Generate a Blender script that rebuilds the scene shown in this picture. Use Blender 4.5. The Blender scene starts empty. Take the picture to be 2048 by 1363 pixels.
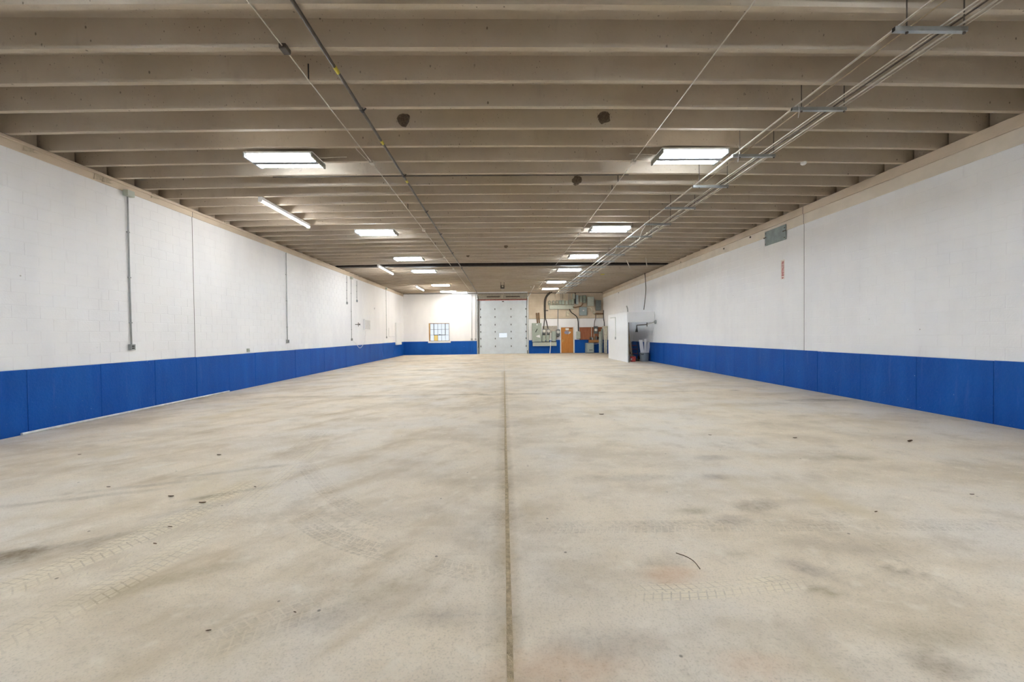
import bpy, bmesh, math, random
from mathutils import Vector, Matrix
random.seed(7)
SC = bpy.context.scene
COL = SC.collection
PI = math.pi

# ------------------------------------------------------------------ camera
F = 830.15; YAW = .0202; PIT = -.0163; ROL = -.0117; CAMZ = 1.5


def _rot(d):
    c, s = math.cos(ROL), math.sin(ROL); d = (d[0]*c-d[2]*s, d[1], d[0]*s+d[2]*c)
    c, s = math.cos(PIT), math.sin(PIT); d = (d[0], d[1]*c-d[2]*s, d[1]*s+d[2]*c)
    c, s = math.cos(YAW), math.sin(YAW)
    return Vector((d[0]*c+d[1]*s, -d[0]*s+d[1]*c, d[2]))


cam_d = bpy.data.cameras.new('camera'); cam = bpy.data.objects.new('camera', cam_d); COL.objects.link(cam)
cam_d.sensor_width = 36; cam_d.lens = 36*F/2048; cam_d.clip_start = .05; cam_d.clip_end = 300
_r, _f, _u = _rot((1, 0, 0)), _rot((0, 1, 0)), _rot((0, 0, 1))
cam.matrix_world = Matrix(((_r[0], _u[0], -_f[0], 0), (_r[1], _u[1], -_f[1], 0), (_r[2], _u[2], -_f[2], CAMZ), (0, 0, 0, 1)))
SC.camera = cam

# ------------------------------------------------------------------ world, exposure
w = bpy.data.worlds.new('world'); SC.world = w; w.use_nodes = True
bgn = w.node_tree.nodes['Background']; bgn.inputs[0].default_value = (.86, .92, 1, 1); bgn.inputs[1].default_value = .24
SC.view_settings.view_transform = 'Standard'; SC.view_settings.look = 'None'
SC.view_settings.gamma = 1; SC.view_settings.use_curve_mapping = False
SC.view_settings.exposure = 2.12
SC.cycles.use_denoising = True; SC.cycles.use_light_tree = False; SC.cycles.adaptive_threshold = .04; SC.cycles.caustics_reflective = False; SC.cycles.caustics_refractive = False; SC.cycles.max_bounces = 8; SC.cycles.diffuse_bounces = 5
LAMP = 16.0          # radiance of the fluorescent tubes

# ------------------------------------------------------------------ room measures
XL, XR, YB, YN = -7.632, 7.69, 31.9, -7.0
HB, CAMB, SP, Y0 = 4.662, .0783, .61, 4.198      # joist underside at the walls, camber, spacing, phase
DECK = 5.03
ZL, ZR = 4.475, 4.222                            # top of the white block on the two side walls


def px(x, y, ax, val):
    d = _rot(((x-1024)/F, 1, -(y-681.5)/F)); t = (val-(0, 0, CAMZ)[ax])/d[ax]
    return Vector((d[0]*t, d[1]*t, CAMZ+d[2]*t))


def PL(x, y): return px(x, y, 0, XL)
def PR(x, y): return px(x, y, 0, XR)
def PB(x, y, off=0): return px(x, y, 1, YB-off)
def PZ(x, y, z): return px(x, y, 2, z)
def soffit(x): return HB+CAMB*(1-(x/8)**2)


# ------------------------------------------------------------------ node expressions
def lin(r, g, b):
    f = lambda c: (c/255/12.92 if c/255 <= .04045 else ((c/255+.055)/1.055)**2.4)
    return (f(r), f(g), f(b), 1)


class X:
    """a float socket with arithmetic"""
    def __init__(s, t, k): s.t, s.k = t, k
    def _m(s, op, *a, clamp=False):
        n = s.t.nodes.new('ShaderNodeMath'); n.operation = op; n.use_clamp = clamp
        for i, v in enumerate((s,)+a):
            if isinstance(v, X): s.t.links.new(v.k, n.inputs[i])
            else: n.inputs[i].default_value = v
        return X(s.t, n.outputs[0])
    def __add__(s, o): return s._m('ADD', o)
    def __sub__(s, o): return s._m('SUBTRACT', o)
    def __mul__(s, o): return s._m('MULTIPLY', o)
    def __truediv__(s, o): return s._m('DIVIDE', o)
    __radd__ = __add__; __rmul__ = __mul__
    def __rsub__(s, o): return (s*-1)+o
    def abs(s): return s._m('ABSOLUTE')
    def sin(s): return s._m('SINE')
    def sqrt(s): return s._m('SQRT')
    def max(s, o): return s._m('MAXIMUM', o)
    def min(s, o): return s._m('MINIMUM', o)
    def gt(s, o): return s._m('GREATER_THAN', o)
    def frac(s): return s._m('FRACT')
    def clamp(s): return s._m('ADD', 0, clamp=True)
    def ss(s, a, b, lo=0, hi=1):
        n = s.t.nodes.new('ShaderNodeMapRange'); n.interpolation_type = 'SMOOTHSTEP'
        s.t.links.new(s.k, n.inputs[0])
        for i, v in zip((1, 2, 3, 4), (a, b, lo, hi)): n.inputs[i].default_value = v
        return X(s.t, n.outputs[0])


class M:
    def __init__(s, name):
        s.m = bpy.data.materials.new(name); s.m.use_nodes = True; s.t = s.m.node_tree
        s.b = s.t.nodes['Principled BSDF']
        g = s.t.nodes.new('ShaderNodeNewGeometry'); s.pos = g.outputs['Position']
    def xyz(s, v=None):
        n = s.t.nodes.new('ShaderNodeSeparateXYZ'); s.t.links.new(v or s.pos, n.inputs[0])
        return [X(s.t, o) for o in n.outputs]
    def vec(s, a, b, c):
        n = s.t.nodes.new('ShaderNodeCombineXYZ')
        for i, v in enumerate((a, b, c)):
            if isinstance(v, X): s.t.links.new(v.k, n.inputs[i])
            else: n.inputs[i].default_value = v
        return n.outputs[0]
    def noise(s, scale, detail=4, rough=.55, stretch=None, v=None, dist=0):
        src = v or s.pos
        if stretch:
            n = s.t.nodes.new('ShaderNodeMapping'); n.inputs['Scale'].default_value = stretch
            s.t.links.new(src, n.inputs[0]); src = n.outputs[0]
        n = s.t.nodes.new('ShaderNodeTexNoise'); s.t.links.new(src, n.inputs['Vector'])
        n.inputs['Scale'].default_value = scale; n.inputs['Detail'].default_value = detail
        n.inputs['Roughness'].default_value = rough; n.inputs['Distortion'].default_value = dist
        return X(s.t, n.outputs[0])
    def voro(s, scale, stretch=None):
        src = s.pos
        if stretch:
            n = s.t.nodes.new('ShaderNodeMapping'); n.inputs['Scale'].default_value = stretch
            s.t.links.new(src, n.inputs[0]); src = n.outputs[0]
        n = s.t.nodes.new('ShaderNodeTexVoronoi'); s.t.links.new(src, n.inputs['Vector']); n.inputs['Scale'].default_value = scale
        return X(s.t, n.outputs['Distance'])
    def mix(s, fac, a, b):
        n = s.t.nodes.new('ShaderNodeMix'); n.data_type = 'RGBA'
        for i, v in ((0, fac), (6, a), (7, b)):
            if isinstance(v, X): s.t.links.new(v.k, n.inputs[i])
            elif isinstance(v, (tuple, float, int)): n.inputs[i].default_value = v
            else: s.t.links.new(v, n.inputs[i])
        return n.outputs[2]
    def col(s, c):
        if isinstance(c, tuple): s.b.inputs['Base Color'].default_value = c
        else: s.t.links.new(c, s.b.inputs['Base Color'])
    def rough(s, r):
        if isinstance(r, X): s.t.links.new(r.k, s.b.inputs['Roughness'])
        else: s.b.inputs['Roughness'].default_value = r
    def bump(s, h, dist=.01, strength=1):
        n = s.t.nodes.new('ShaderNodeBump'); n.inputs['Distance'].default_value = dist; n.inputs['Strength'].default_value = strength
        s.t.links.new(h.k, n.inputs['Height']); s.t.links.new(n.outputs[0], s.b.inputs['Normal'])


MATS = {}


def plain(name, c, rough=.5, metal=0, var=.12, scale=9, bump=0):
    """painted / metal surface with a little procedural wear"""
    if name in MATS: return MATS[name]
    m = M(name); c = lin(*c)
    n = m.noise(scale, 3)
    dark = tuple(v*(1-var) for v in c[:3])+(1,); light = tuple(min(1, v*(1+var)) for v in c[:3])+(1,)
    m.col(m.mix(n.ss(.3, .7), dark, light)); m.rough(rough); m.b.inputs['Metallic'].default_value = metal
    if bump: m.bump(m.noise(scale*6, 3), bump)
    MATS[name] = m.m
    return m.m


def emit(name, c, strength):
    if name in MATS: return MATS[name]
    m = M(name); m.col((.9, .9, .9, 1)); m.b.inputs['Emission Color'].default_value = c
    m.b.inputs['Emission Strength'].default_value = strength
    MATS[name] = m.m
    return m.m


BROWN, OLIVE, GREYS, RUST = lin(112, 94, 66), lin(140, 124, 84), lin(128, 116, 106), lin(200, 152, 108)
# floor stains: pixel centre in the photo, half-sizes in metres, angle, strength, colour
STAINS = [(40, 1110, .45, .16, 25, .8, BROWN), (150, 1085, .4, .06, 25, .5, BROWN), (400, 1015, .35, .08, 30, .4, GREYS),
          (460, 985, .5, .05, 28, .5, BROWN), (120, 1000, 1.0, .06, 18, .4, BROWN), (330, 1160, .4, .08, 28, .4, OLIVE), (250, 975, .9, .05, 18, .35, BROWN), (480, 940, .8, .06, 22, .4, BROWN),
          (760, 1180, .25, .1, 40, .35, OLIVE), (1390, 1020, .16, .07, 0, .5, OLIVE), (1525, 1010, .26, .12, 8, .55, BROWN),
          (1470, 1040, .2, .08, 0, .35, GREYS), (1600, 1130, .13, .08, -30, .55, GREYS), (1665, 1186, .14, .035, -25, .6, OLIVE),
          (1478, 1106, .12, .06, 0, .4, OLIVE), (1815, 1145, .2, .03, -35, .6, BROWN), (1890, 1170, .1, .02, -35, .5, BROWN),
          (1870, 1325, .14, .07, -10, .6, BROWN), (1860, 1270, .3, .12, -15, .45, OLIVE), (1330, 1150, .22, .12, 0, .5, RUST),
          (1310, 1125, .16, .05, 0, .35, BROWN), (1120, 1340, .35, .12, 0, .45, RUST), (1490, 1330, .18, .08, 0, .4, RUST),
          (1430, 953, .2, .1, 0, .5, GREYS), (1420, 915, .3, .1, 0, .4, GREYS), (1250, 955, .6, .1, 0, .35, BROWN), (1660, 915, .5, .1, 0, .4, OLIVE),
          (1640, 800, .7, .16, 0, .55, BROWN), (1560, 806, .5, .1, 0, .3, BROWN), (870, 739, 1.1, .22, 0, .55, BROWN), (930, 726, 1.3, .3, 0, .45, BROWN), (815, 722, 1.3, .2, 0, .65, BROWN),
          (1230, 753, .5, .4, 10, .35, GREYS), (1230, 1290, .3, .1, 0, .3, GREYS), (640, 1240, .3, .1, 20, .35, GREYS), (1720, 1100, .4, .12, -20, .3, GREYS),
          (905, 1230, .3, .1, 10, .35, GREYS), (600, 905, .2, .3, -10, .25, BROWN), (1000, 789, .7, .12, 0, .5, BROWN), (860, 792, 1.2, .06, 2, .4, BROWN)]
# tyre tracks: pixels along the track, width, strength, +1 pale imprint / -1 dark imprint
TRACKS = [([(-90, 1215), (110, 1140), (330, 1050), (520, 955)], .26, .6, 1), ([(-40, 1300), (300, 1130), (500, 1000), (640, 885)], .26, .45, 1),
          ([(612, 930), (660, 985), (720, 1025), (790, 1050)], .2, .6, -1), ([(590, 1025), (650, 1065), (730, 1095), (800, 1110)], .2, .65, -1), ([(830, 1115), (920, 1140), (1010, 1150)], .18, .5, -1),
          ([(1040, 1055), (1500, 1050), (2060, 1048)], .2, .5, -1), ([(1270, 1185), (1430, 1178), (1600, 1160)], .16, .7, 1), ([(950, 1065), (990, 1040), (1012, 1000)], .16, .45, -1),
          ([(360, 1310), (520, 1250), (700, 1190)], .24, .45, -1), ([(590, 905), (620, 880), (645, 855)], .3, .45, -1), ([(1640, 1000), (1740, 1070), (1900, 1180)], .14, .35, -1)]


def mat_floor():
    m = M('dusty_concrete'); x, y, z = m.xyz()
    def attr(n):
        k = m.t.nodes.new('ShaderNodeAttribute'); k.attribute_name = n; return k
    big = m.noise(.55, 3, .6); mid = m.noise(2.3, 4, .62); fine = m.noise(26, 2, .65)
    streak = m.noise(1.1, 4, .62, stretch=(.55, 1.0, 1))
    c = m.mix(big.ss(.35, .68), lin(229, 213, 189), lin(221, 211, 197))
    c = m.mix(streak.ss(.42, .7, 0, .75), c, lin(198, 181, 156))
    c = m.mix(mid.ss(.5, .75, 0, .5), c, lin(187, 173, 154))
    c = m.mix(fine.ss(.5, .8, 0, .28), c, lin(160, 147, 128))
    c = m.mix(m.noise(85, 1, .6).ss(.5, .75, 0, .3), c, lin(150, 138, 120))
    ca_, sa_ = math.cos(.6), math.sin(.6)
    drag = m.noise(1, 4, .66, v=m.vec((x*ca_-y*sa_)*1.9, (x*sa_+y*ca_)*.5, 0))
    c = m.mix(drag.ss(.48, .7, 0, .75)*mid.ss(.3, .6, .5, 1)*x.ss(1.2, -1.2), c, lin(188, 168, 138))
    c = m.mix(drag.ss(.42, .3, 0, .5)*x.ss(1.2, -1.2), c, lin(234, 224, 208))
    c = m.mix(m.noise(7, 2, .65).ss(.55, .75, 0, .4), c, lin(236, 226, 208))
    c = m.mix(m.noise(.8, 3, .65, stretch=(1, .5, 1)).ss(.55, .72, 0, .45), c, lin(204, 184, 146))
    st = attr('stain'); stf = X(m.t, st.outputs['Alpha'])
    c = m.mix((stf*(mid.ss(.25, .7, .5, 1.25))*(fine.ss(.2, .7, .75, 1.1))).clamp(), c, st.outputs['Color'])
    tr = attr('tread'); s, t, k = m.xyz(tr.outputs['Vector']); pol = X(m.t, tr.outputs['Alpha'])
    edge = t.abs().ss(.52, .45)*k
    lug = ((s*(1/.052)+t.abs()*1.3+t.gt(0)*.5).frac()).ss(.12, .22)*((t*4+.5).frac()).ss(.08, .16)
    worn = fine.ss(.3, .65, .25, .9)*mid.ss(.3, .6, .35, 1)
    c = m.mix(edge*lug*worn*pol.max(0), c, lin(238, 224, 196))
    c = m.mix(edge*worn*((1-lug)*.55*pol.max(0)+lug*.6*(pol*-1).max(0)), c, lin(136, 120, 98))
    c = m.mix(m.voro(3.3).ss(.045, .02, 0, .7), c, lin(70, 60, 48))
    m.col(c); m.rough(mid.ss(.3, .8, .55, .8)); m.b.inputs['Specular IOR Level'].default_value = .3
    m.bump(fine, .004, .6)
    return m.m


def mat_white():
    m = M('white_painted_block')
    n = m.noise(1.1, 2, .6, stretch=(1, 1, .35)); f = m.noise(40, 2, .65)
    c = m.mix(n.ss(.35, .7), lin(251, 251, 252), lin(244, 244, 246))
    c = m.mix(m.noise(7, 2, .6, stretch=(1, 1, .2)).ss(.66, .82, 0, .35), c, lin(222, 222, 224))
    c = m.mix(m.voro(1.9).ss(.03, .015, 0, .6), c, lin(150, 140, 130))
    m.col(c); m.rough(.55); m.bump(f, .004, .7)
    return m.m


def mat_blue():
    m = M('blue_painted_concrete'); x, y, z = m.xyz()
    n = m.noise(1.3, 3, .65, stretch=(1, 1.4, .25)); f = m.noise(24, 3, .65)
    c = m.mix(n.ss(.35, .72), lin(0, 80, 168), lin(10, 90, 178))
    c = m.mix(m.noise(5, 4, .6, stretch=(1, 1.6, .18)).ss(.58, .8, 0, .5), c, lin(70, 104, 180))
    c = m.mix(m.noise(13, 3, .6).ss(.68, .76, 0, .5)*z.ss(.7, .05), c, lin(88, 130, 200))
    c = m.mix(m.noise(21, 2, .5).ss(.77, .79, 0, .8), c, lin(170, 195, 225))
    m.col(c); m.rough(f.ss(.3, .7, .42, .6)); m.b.inputs['Specular IOR Level'].default_value = .25; m.bump(f, .007, .9)
    return m.m


def mat_joist():
    m = M('precast_concrete'); x, y, z = m.xyz()
    n = m.noise(.9, 3, .62); f = m.noise(14, 3, .65)
    c = m.mix(n.ss(.32, .7), lin(200, 188, 172), lin(190, 176, 158))
    c = m.mix(m.noise(.35, 2).ss(.5, .7, 0, .5), c, lin(190, 176, 148))
    c = m.mix(m.noise(4, 3, .6, stretch=(1, 1, .3)).ss(.6, .8, 0, .4), c, lin(164, 150, 132))
    c = m.mix(f.ss(.6, .8, 0, .35), c, lin(150, 136, 120))
    c = m.mix((m.voro(9, stretch=(1, 1, .6))+(f-.5)*.2).ss(.12, .05, 0, .75)*m.noise(2.2, 2).ss(.46, .58), c, lin(74, 62, 50))
    c = m.mix((m.voro(21, stretch=(1, 1, .6))+(f-.5)*.2).ss(.15, .07, 0, .6)*m.noise(1.3, 2).ss(.48, .6), c, lin(78, 66, 54))
    m.col(c); m.rough(.85); m.bump(f, .006, .6)
    return m.m


def mat_ledger():
    m = M('tan_bond_beam')
    n = m.noise(1.6, 5, .62, stretch=(1, .5, 1)); f = m.noise(30, 4, .65)
    c = m.mix(n.ss(.35, .7), lin(222, 206, 186), lin(206, 190, 170)); c = m.mix(f.ss(.6, .85, 0, .3), c, lin(140, 124, 106))
    m.col(c); m.rough(.8); m.bump(f, .004, .6)
    return m.m


def mat_bareblock():
    m = M('bare_tan_block'); x, y, z = m.xyz()
    n = m.noise(1.4, 5, .6); f = m.noise(25, 4, .65)
    c = m.mix(n.ss(.35, .7), lin(218, 204, 184), lin(204, 188, 166))
    row = z*(1/.2); jz = (row.frac()-.5).abs().ss(.46, .49)
    off = (row-row.frac())*.5
    jx = ((x*(1/.4)+off).frac()-.5).abs().ss(.48, .495)
    c = m.mix(jz.max(jx)*.22, c, lin(160, 144, 122))
    m.col(c); m.rough(.85); m.bump(f, .004, .6)
    return m.m


def mat_wood(name, c1, c2, sc=(9, 9, .8)):
    m = M(name); n = m.noise(2.2, 5, .6, stretch=sc, dist=.5)
    m.col(m.mix(n.ss(.3, .72), lin(*c1), lin(*c2))); m.rough(.45)
    MATS[name] = m.m
    return m.m


FLOOR, WHITE, BLUE, JOIST, LEDGER, BARE = mat_floor(), mat_white(), mat_blue(), mat_joist(), mat_ledger(), mat_bareblock()
MORTAR = plain('painted_mortar', (222, 222, 222), .7, 0, .05)
SEAL = plain('dark_sealant', (96, 92, 88), .8)
STEEL = plain('galvanised_steel', (176, 180, 180), .38, .75, .1)
CONDUIT = plain('grey_conduit', (168, 170, 170), .4, .5, .08)
EMT = plain('pale_conduit', (204, 198, 186), .42, .35, .08)
DARKPIPE = plain('dark_steel_pipe', (92, 84, 76), .45, .5, .2)
BLACK = plain('black_rubber', (34, 32, 30), .55)
GREYBOX = plain('grey_green_enamel', (166, 176, 164), .45, .05, .06)
LIGHTBOX = plain('pale_grey_enamel', (190, 196, 184), .45, .05, .06)
SLATEBOX = plain('slate_enamel', (112, 118, 118), .45, .1, .1)
BLUEBOX = plain('blue_grey_enamel', (152, 166, 170), .45, .1, .08)
WPAINT = plain('white_paint', (244, 244, 244), .5, 0, .012, 3)
DOORWHITE = plain('door_panel_white', (220, 230, 238), .45, 0, .03, 3)
RUSTY = plain('red_oxide_steel', (150, 92, 78), .6, 0, .25)
GIRDER = plain('dark_girder_paint', (58, 52, 48), .7, 0, .2)
YELLOW = plain('yellow_tape', (200, 186, 60), .6)
COPPER = plain('brown_pipe', (140, 108, 74), .5, .3, .2)
CREAM = plain('cream_paint', (216, 210, 190), .55)
OAK = mat_wood('orange_oak', (206, 140, 66), (188, 118, 48))
PLY = mat_wood('brown_plywood', (176, 112, 74), (150, 84, 52))
SHELFWOOD = mat_wood('shelf_board', (206, 150, 84), (180, 120, 60), (1, 1, 9))
HANDLE = mat_wood('handle_wood', (214, 186, 140), (190, 156, 108))


def mat_glass(name, tint):
    m = M(name); m.col(tint); m.rough(.02); m.b.inputs['Transmission Weight'].default_value = 1; m.b.inputs['IOR'].default_value = 1.05
    return m.m


GLASS = mat_glass('clear_glass', (.96, .98, .98, 1)); AMBER = mat_glass('amber_glass', (.95, .66, .22, 1))


# ------------------------------------------------------------------ mesh builder
class MB:
    def __init__(s): s.v, s.f = [], []
    def add(s, vs, fs):
        o = len(s.v); s.v += [Vector(v) for v in vs]; s.f += [tuple(i+o for i in f) for f in fs]; return s
    def box(s, a, b, ch=0):
        lo = [min(a[i], b[i]) for i in range(3)]; hi = [max(a[i], b[i]) for i in range(3)]
        if not ch:
            vs = [(x, y, z) for x in (lo[0], hi[0]) for y in (lo[1], hi[1]) for z in (lo[2], hi[2])]
            return s.add(vs, [(0, 1, 3, 2), (4, 6, 7, 5), (0, 4, 5, 1), (2, 3, 7, 6), (0, 2, 6, 4), (1, 5, 7, 3)])
        bm = bmesh.new(); bmesh.ops.create_cube(bm, size=1)
        c = [(lo[i]+hi[i])/2 for i in range(3)]; sz = [hi[i]-lo[i] for i in range(3)]
        for v in bm.verts: v.co = Vector([c[i]+v.co[i]*sz[i] for i in range(3)])
        bmesh.ops.bevel(bm, geom=bm.edges[:], offset=min(ch, min(sz)*.45), segments=1, affect='EDGES')
        bm.verts.index_update(); s.add([v.co.copy() for v in bm.verts], [[v.index for v in f.verts] for f in bm.faces]); bm.free()
        return s
    def tube(s, pts, r, n=8, cap=True):
        pts = [Vector(p) for p in pts]; rs = r if isinstance(r, (list, tuple)) else [r]*len(pts)
        o = len(s.v); up = None
        for i, p in enumerate(pts):
            d = ((pts[min(i+1, len(pts)-1)]-pts[max(i-1, 0)])).normalized()
            if up is None:
                up = Vector((0, 0, 1)) if abs(d.z) < .9 else Vector((1, 0, 0))
            a = d.cross(up).normalized(); b = a.cross(d).normalized(); up = b
            for k in range(n):
                t = 2*PI*k/n; s.v.append(p+a*(math.cos(t)*rs[i])+b*(math.sin(t)*rs[i]))
        for i in range(len(pts)-1):
            for k in range(n):
                k2 = (k+1) % n; s.f.append((o+i*n+k, o+i*n+k2, o+(i+1)*n+k2, o+(i+1)*n+k))
        if cap:
            s.f.append(tuple(o+k for k in range(n-1, -1, -1))); e = o+(len(pts)-1)*n; s.f.append(tuple(e+k for k in range(n)))
        return s
    def lathe(s, c, prof, n=20, axis='z'):
        c = Vector(c); o = len(s.v)
        for r, h in prof:
            for k in range(n):
                t = 2*PI*k/n; q = (r*math.cos(t), r*math.sin(t), h)
                if axis == 'y': q = (q[0], -q[2], q[1])
                if axis == 'x': q = (q[2], q[0], q[1])
                s.v.append(c+Vector(q))
        for i in range(len(prof)-1):
            for k in range(n):
                k2 = (k+1) % n; s.f.append((o+i*n+k, o+i*n+k2, o+(i+1)*n+k2, o+(i+1)*n+k))
        s.f.append(tuple(o+k for k in range(n-1, -1, -1))); e = o+(len(prof)-1)*n; s.f.append(tuple(e+k for k in range(n)))
        return s
    def prism(s, poly, d):
        """extrude polygon of 3D points along vector d"""
        n = len(poly); p = [Vector(q) for q in poly]; d = Vector(d)
        fs = [tuple(range(n)), tuple(range(2*n-1, n-1, -1))]+[(i, i+n, (i+1) % n+n, (i+1) % n) for i in range(n)]
        return s.add(p+[q+d for q in p], fs)
    def mesh(s, name, mat, org=Vector((0, 0, 0)), smooth=False):
        me = bpy.data.meshes.new(name); me.from_pydata([tuple(v-org) for v in s.v], [], s.f)
        bm = bmesh.new(); bm.from_mesh(me); bmesh.ops.recalc_face_normals(bm, faces=bm.faces); bm.to_mesh(me); bm.free()
        me.materials.append(mat)
        if smooth:
            me.polygons.foreach_set('use_smooth', [True]*len(me.polygons))
            try: me.set_sharp_from_angle(angle=.7)
            except Exception: pass
        return me
    def build(s, name, mat, parent=None, smooth=False, org=None):
        if org is None: org = Vector(parent['_o']) if parent is not None else Vector((0, 0, 0))
        o = bpy.data.objects.new(name, s.mesh(name, mat, org, smooth)); COL.objects.link(o)
        if parent is not None: o.parent = parent; o['_o'] = tuple(org)
        else: o.location = org; o['_o'] = tuple(org)
        return o


def tag(o, label=None, cat=None, group=None, kind=None):
    if label: o['label'] = label
    if cat: o['category'] = cat
    if group: o['group'] = group
    if kind: o['kind'] = kind
    return o


def thing(name, label, cat, loc, group=None):
    o = bpy.data.objects.new(name, None); COL.objects.link(o); o.location = loc; o['_o'] = tuple(loc); o.empty_display_size = .1
    return tag(o, label, cat, group)


def one(name, mb, mat, label, cat, org, group=None, smooth=False):
    return tag(mb.build(name, mat, None, smooth, Vector(org)), label, cat, group)


def copy_tree(o, parent=None, loc=None):
    c = o.copy(); COL.objects.link(c); c.parent = parent
    if loc is not None: c.location = loc; c['_o'] = tuple(loc)
    for ch in list(o.children): copy_tree(ch, c)
    return c


def mid_path(pts, n=6):
    """Catmull-Rom through points"""
    pts = [Vector(p) for p in pts]; out = []
    for i in range(len(pts)-1):
        p0, p1, p2, p3 = pts[max(i-1, 0)], pts[i], pts[i+1], pts[min(i+2, len(pts)-1)]
        for k in range(n):
            t = k/n
            out.append(.5*((2*p1)+(p2-p0)*t+(2*p0-5*p1+4*p2-p3)*t*t+(3*p1-p0-3*p2+p3)*t**3))
    return out+[pts[-1]]


# ================================================================== FLOOR
fl = MB().box((XL-.4, YN-.4, -.35), (XR+.4, YB+.4, -.03)).build('floor', plain('packed_dirt', (128, 108, 76), .95))
tag(fl, kind='structure')
import numpy as np
from mathutils import noise as mn
G = .015
TR = []
for pts, wd, st_, pol in TRACKS:
    pl = mid_path([PZ(*q, 0) for q in pts], 5); cum = [0]
    for p, q in zip(pl[:-1], pl[1:]): cum.append(cum[-1]+(q-p).length)
    TR.append((pl, cum, wd, st_, pol))
ST = [(PZ(a_, b_, 0), ra, rb, math.cos(math.radians(an)), math.sin(math.radians(an)), st_, np.array(c_[:3])) for a_, b_, ra, rb, an, st_, c_ in STAINS]


def slab(xa, xb, ya, yb):
    """one cast slab: bevelled rim, top surface as a grid that carries the stains and tyre prints"""
    gx = [xa]; gy = [ya]
    while gx[-1] < xb-.05: gx.append(gx[-1]+(.07 if -5 < gx[-1] < 5 else .12))
    gx[-1] = xb
    while gy[-1] < yb-.05: gy.append(gy[-1]+(.8 if gy[-1] < .6 else .05 if gy[-1] < 7 else .12 if gy[-1] < 14 else .3))
    gy[-1] = yb
    nx, ny = len(gx), len(gy)
    def rim(i, j): return -.0014 if i in (0, nx-1) or j in (0, ny-1) else 0
    vs = [(gx[i], gy[j], rim(i, j)) for j in range(ny) for i in range(nx)]
    fs = [(j*nx+i, j*nx+i+1, (j+1)*nx+i+1, (j+1)*nx+i) for j in range(ny-1) for i in range(nx-1)]
    o = len(vs); vs += [(xa, ya, -.03), (xb, ya, -.03), (xb, yb, -.03), (xa, yb, -.03)]
    vs_top = (0, nx-1, ny*nx-1, (ny-1)*nx)
    bot = list(range(nx)); top = list(range((ny-1)*nx, ny*nx)); lf = [j*nx for j in range(ny)]; rt = [j*nx+nx-1 for j in range(ny)]
    fs += [tuple([o, o+1]+bot[::-1]), tuple([o+2, o+3]+top), tuple([o+3, o]+lf), tuple([o+1, o+2]+rt[::-1])]
    me = bpy.data.meshes.new('concrete_slab'); me.from_pydata(vs, [], fs); me.materials.append(FLOOR)
    P = np.array(vs)[:, :2]; N = len(P)
    w1 = np.array([mn.noise((v[0]*3.2, v[1]*3.2, .3)) for v in vs]); w2 = np.array([mn.noise((v[0]*9, v[1]*9, 4.1)) for v in vs])
    colr = np.tile(np.array([.2, .16, .1]), (N, 1)); al = np.zeros(N)
    def over(mask, c_):
        nonlocal colr, al
        na = mask+al*(1-mask); k = np.where(na > 1e-5, mask/np.maximum(na, 1e-5), 0)[:, None]
        colr = c_*k+colr*(1-k); al = na
    def sm(v, a_, b_): t = np.clip((v-a_)/(b_-a_), 0, 1); return t*t*(3-2*t)
    for p, ra, rb, ca, sa, st_, c_ in ST:
        dx, dy = P[:, 0]-p.x, P[:, 1]-p.y
        d = np.sqrt(((dx*ca+dy*sa)/ra)**2+((dy*ca-dx*sa)/rb)**2)+w1*.7+w2*.4
        over(sm(d, 1.35, .2)*st_*.85, c_)
    jx = np.abs(P[:, 0]-.012)+w1*.035+w2*.03; far = sm(P[:, 1], 17.5, 16.3)
    over(sm(jx, .07, .015)*.5*far, np.array(lin(176, 152, 112)[:3])); over(sm(jx, .05, .0)*sm(w1+w2, .0, .6)*.8*far, np.array(lin(98, 82, 56)[:3]))
    over(sm(np.abs(P[:, 1]-10.46)+w2*.02, .07, 0)*sm(w1, -.5, .3)*.5*(np.abs(P[:, 0]) < 6), np.array(lin(140, 120, 92)[:3]))
    at_ = me.color_attributes.new('stain', 'FLOAT_COLOR', 'POINT'); at_.data.foreach_set('color', np.concatenate([colr, al[:, None]], 1).astype('f').ravel())
    T4 = np.zeros((N, 4)); T4[:, 1] = 9; best = np.full(N, 1e9)
    for pl, cum, wd, st_, pol in TR:
        L = cum[-1]
        for i in range(len(pl)-1):
            a_, d = pl[i], pl[i+1]-pl[i]; ln = d.length; d = d/ln
            dx, dy = P[:, 0]-a_.x, P[:, 1]-a_.y; s_ = dx*d.x+dy*d.y; t_ = (dy*d.x-dx*d.y)
            so = np.clip(s_, 0 if i else -.2, ln if i < len(pl)-2 else ln+.2); dist = np.hypot(s_-so, t_)
            hit = (dist < best) & (dist < wd*.5+.16)
            dd = np.abs(t_)
            ss_ = cum[i]+s_; fade = sm(ss_, -.15, .25)*sm(ss_, L+.15, L-.25)
            T4[hit] = np.stack([ss_, t_/wd, fade*st_, np.full(N, float(pol))], 1)[hit]; best[hit] = dist[hit]
    at_ = me.color_attributes.new('tread', 'FLOAT_COLOR', 'POINT'); at_.data.foreach_set('color', T4.astype('f').ravel())
    ob = bpy.data.objects.new('concrete_slab', me); COL.objects.link(ob); ob.parent = fl


for xa, xb in ((XL-.2, .012-G), (.012+G, XR+.2)):
    for ya, yb in ((YN-.2, 10.46-.003), (10.46+.003, YB+.2)):
        slab(xa, xb, ya, yb)
MB().box((.012-G, YN, -.03), (.012+G, 17, -.0008)).build('joint_dirt', plain('joint_dirt', (186, 166, 134), .95, 0, .22, 26, .01), fl)

MB().box((.012-G, 17, -.03), (.012+G, YB, -.0012)).build('joint_filler', plain('grout', (206, 196, 178), .9, 0, .1, 20), fl)

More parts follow.
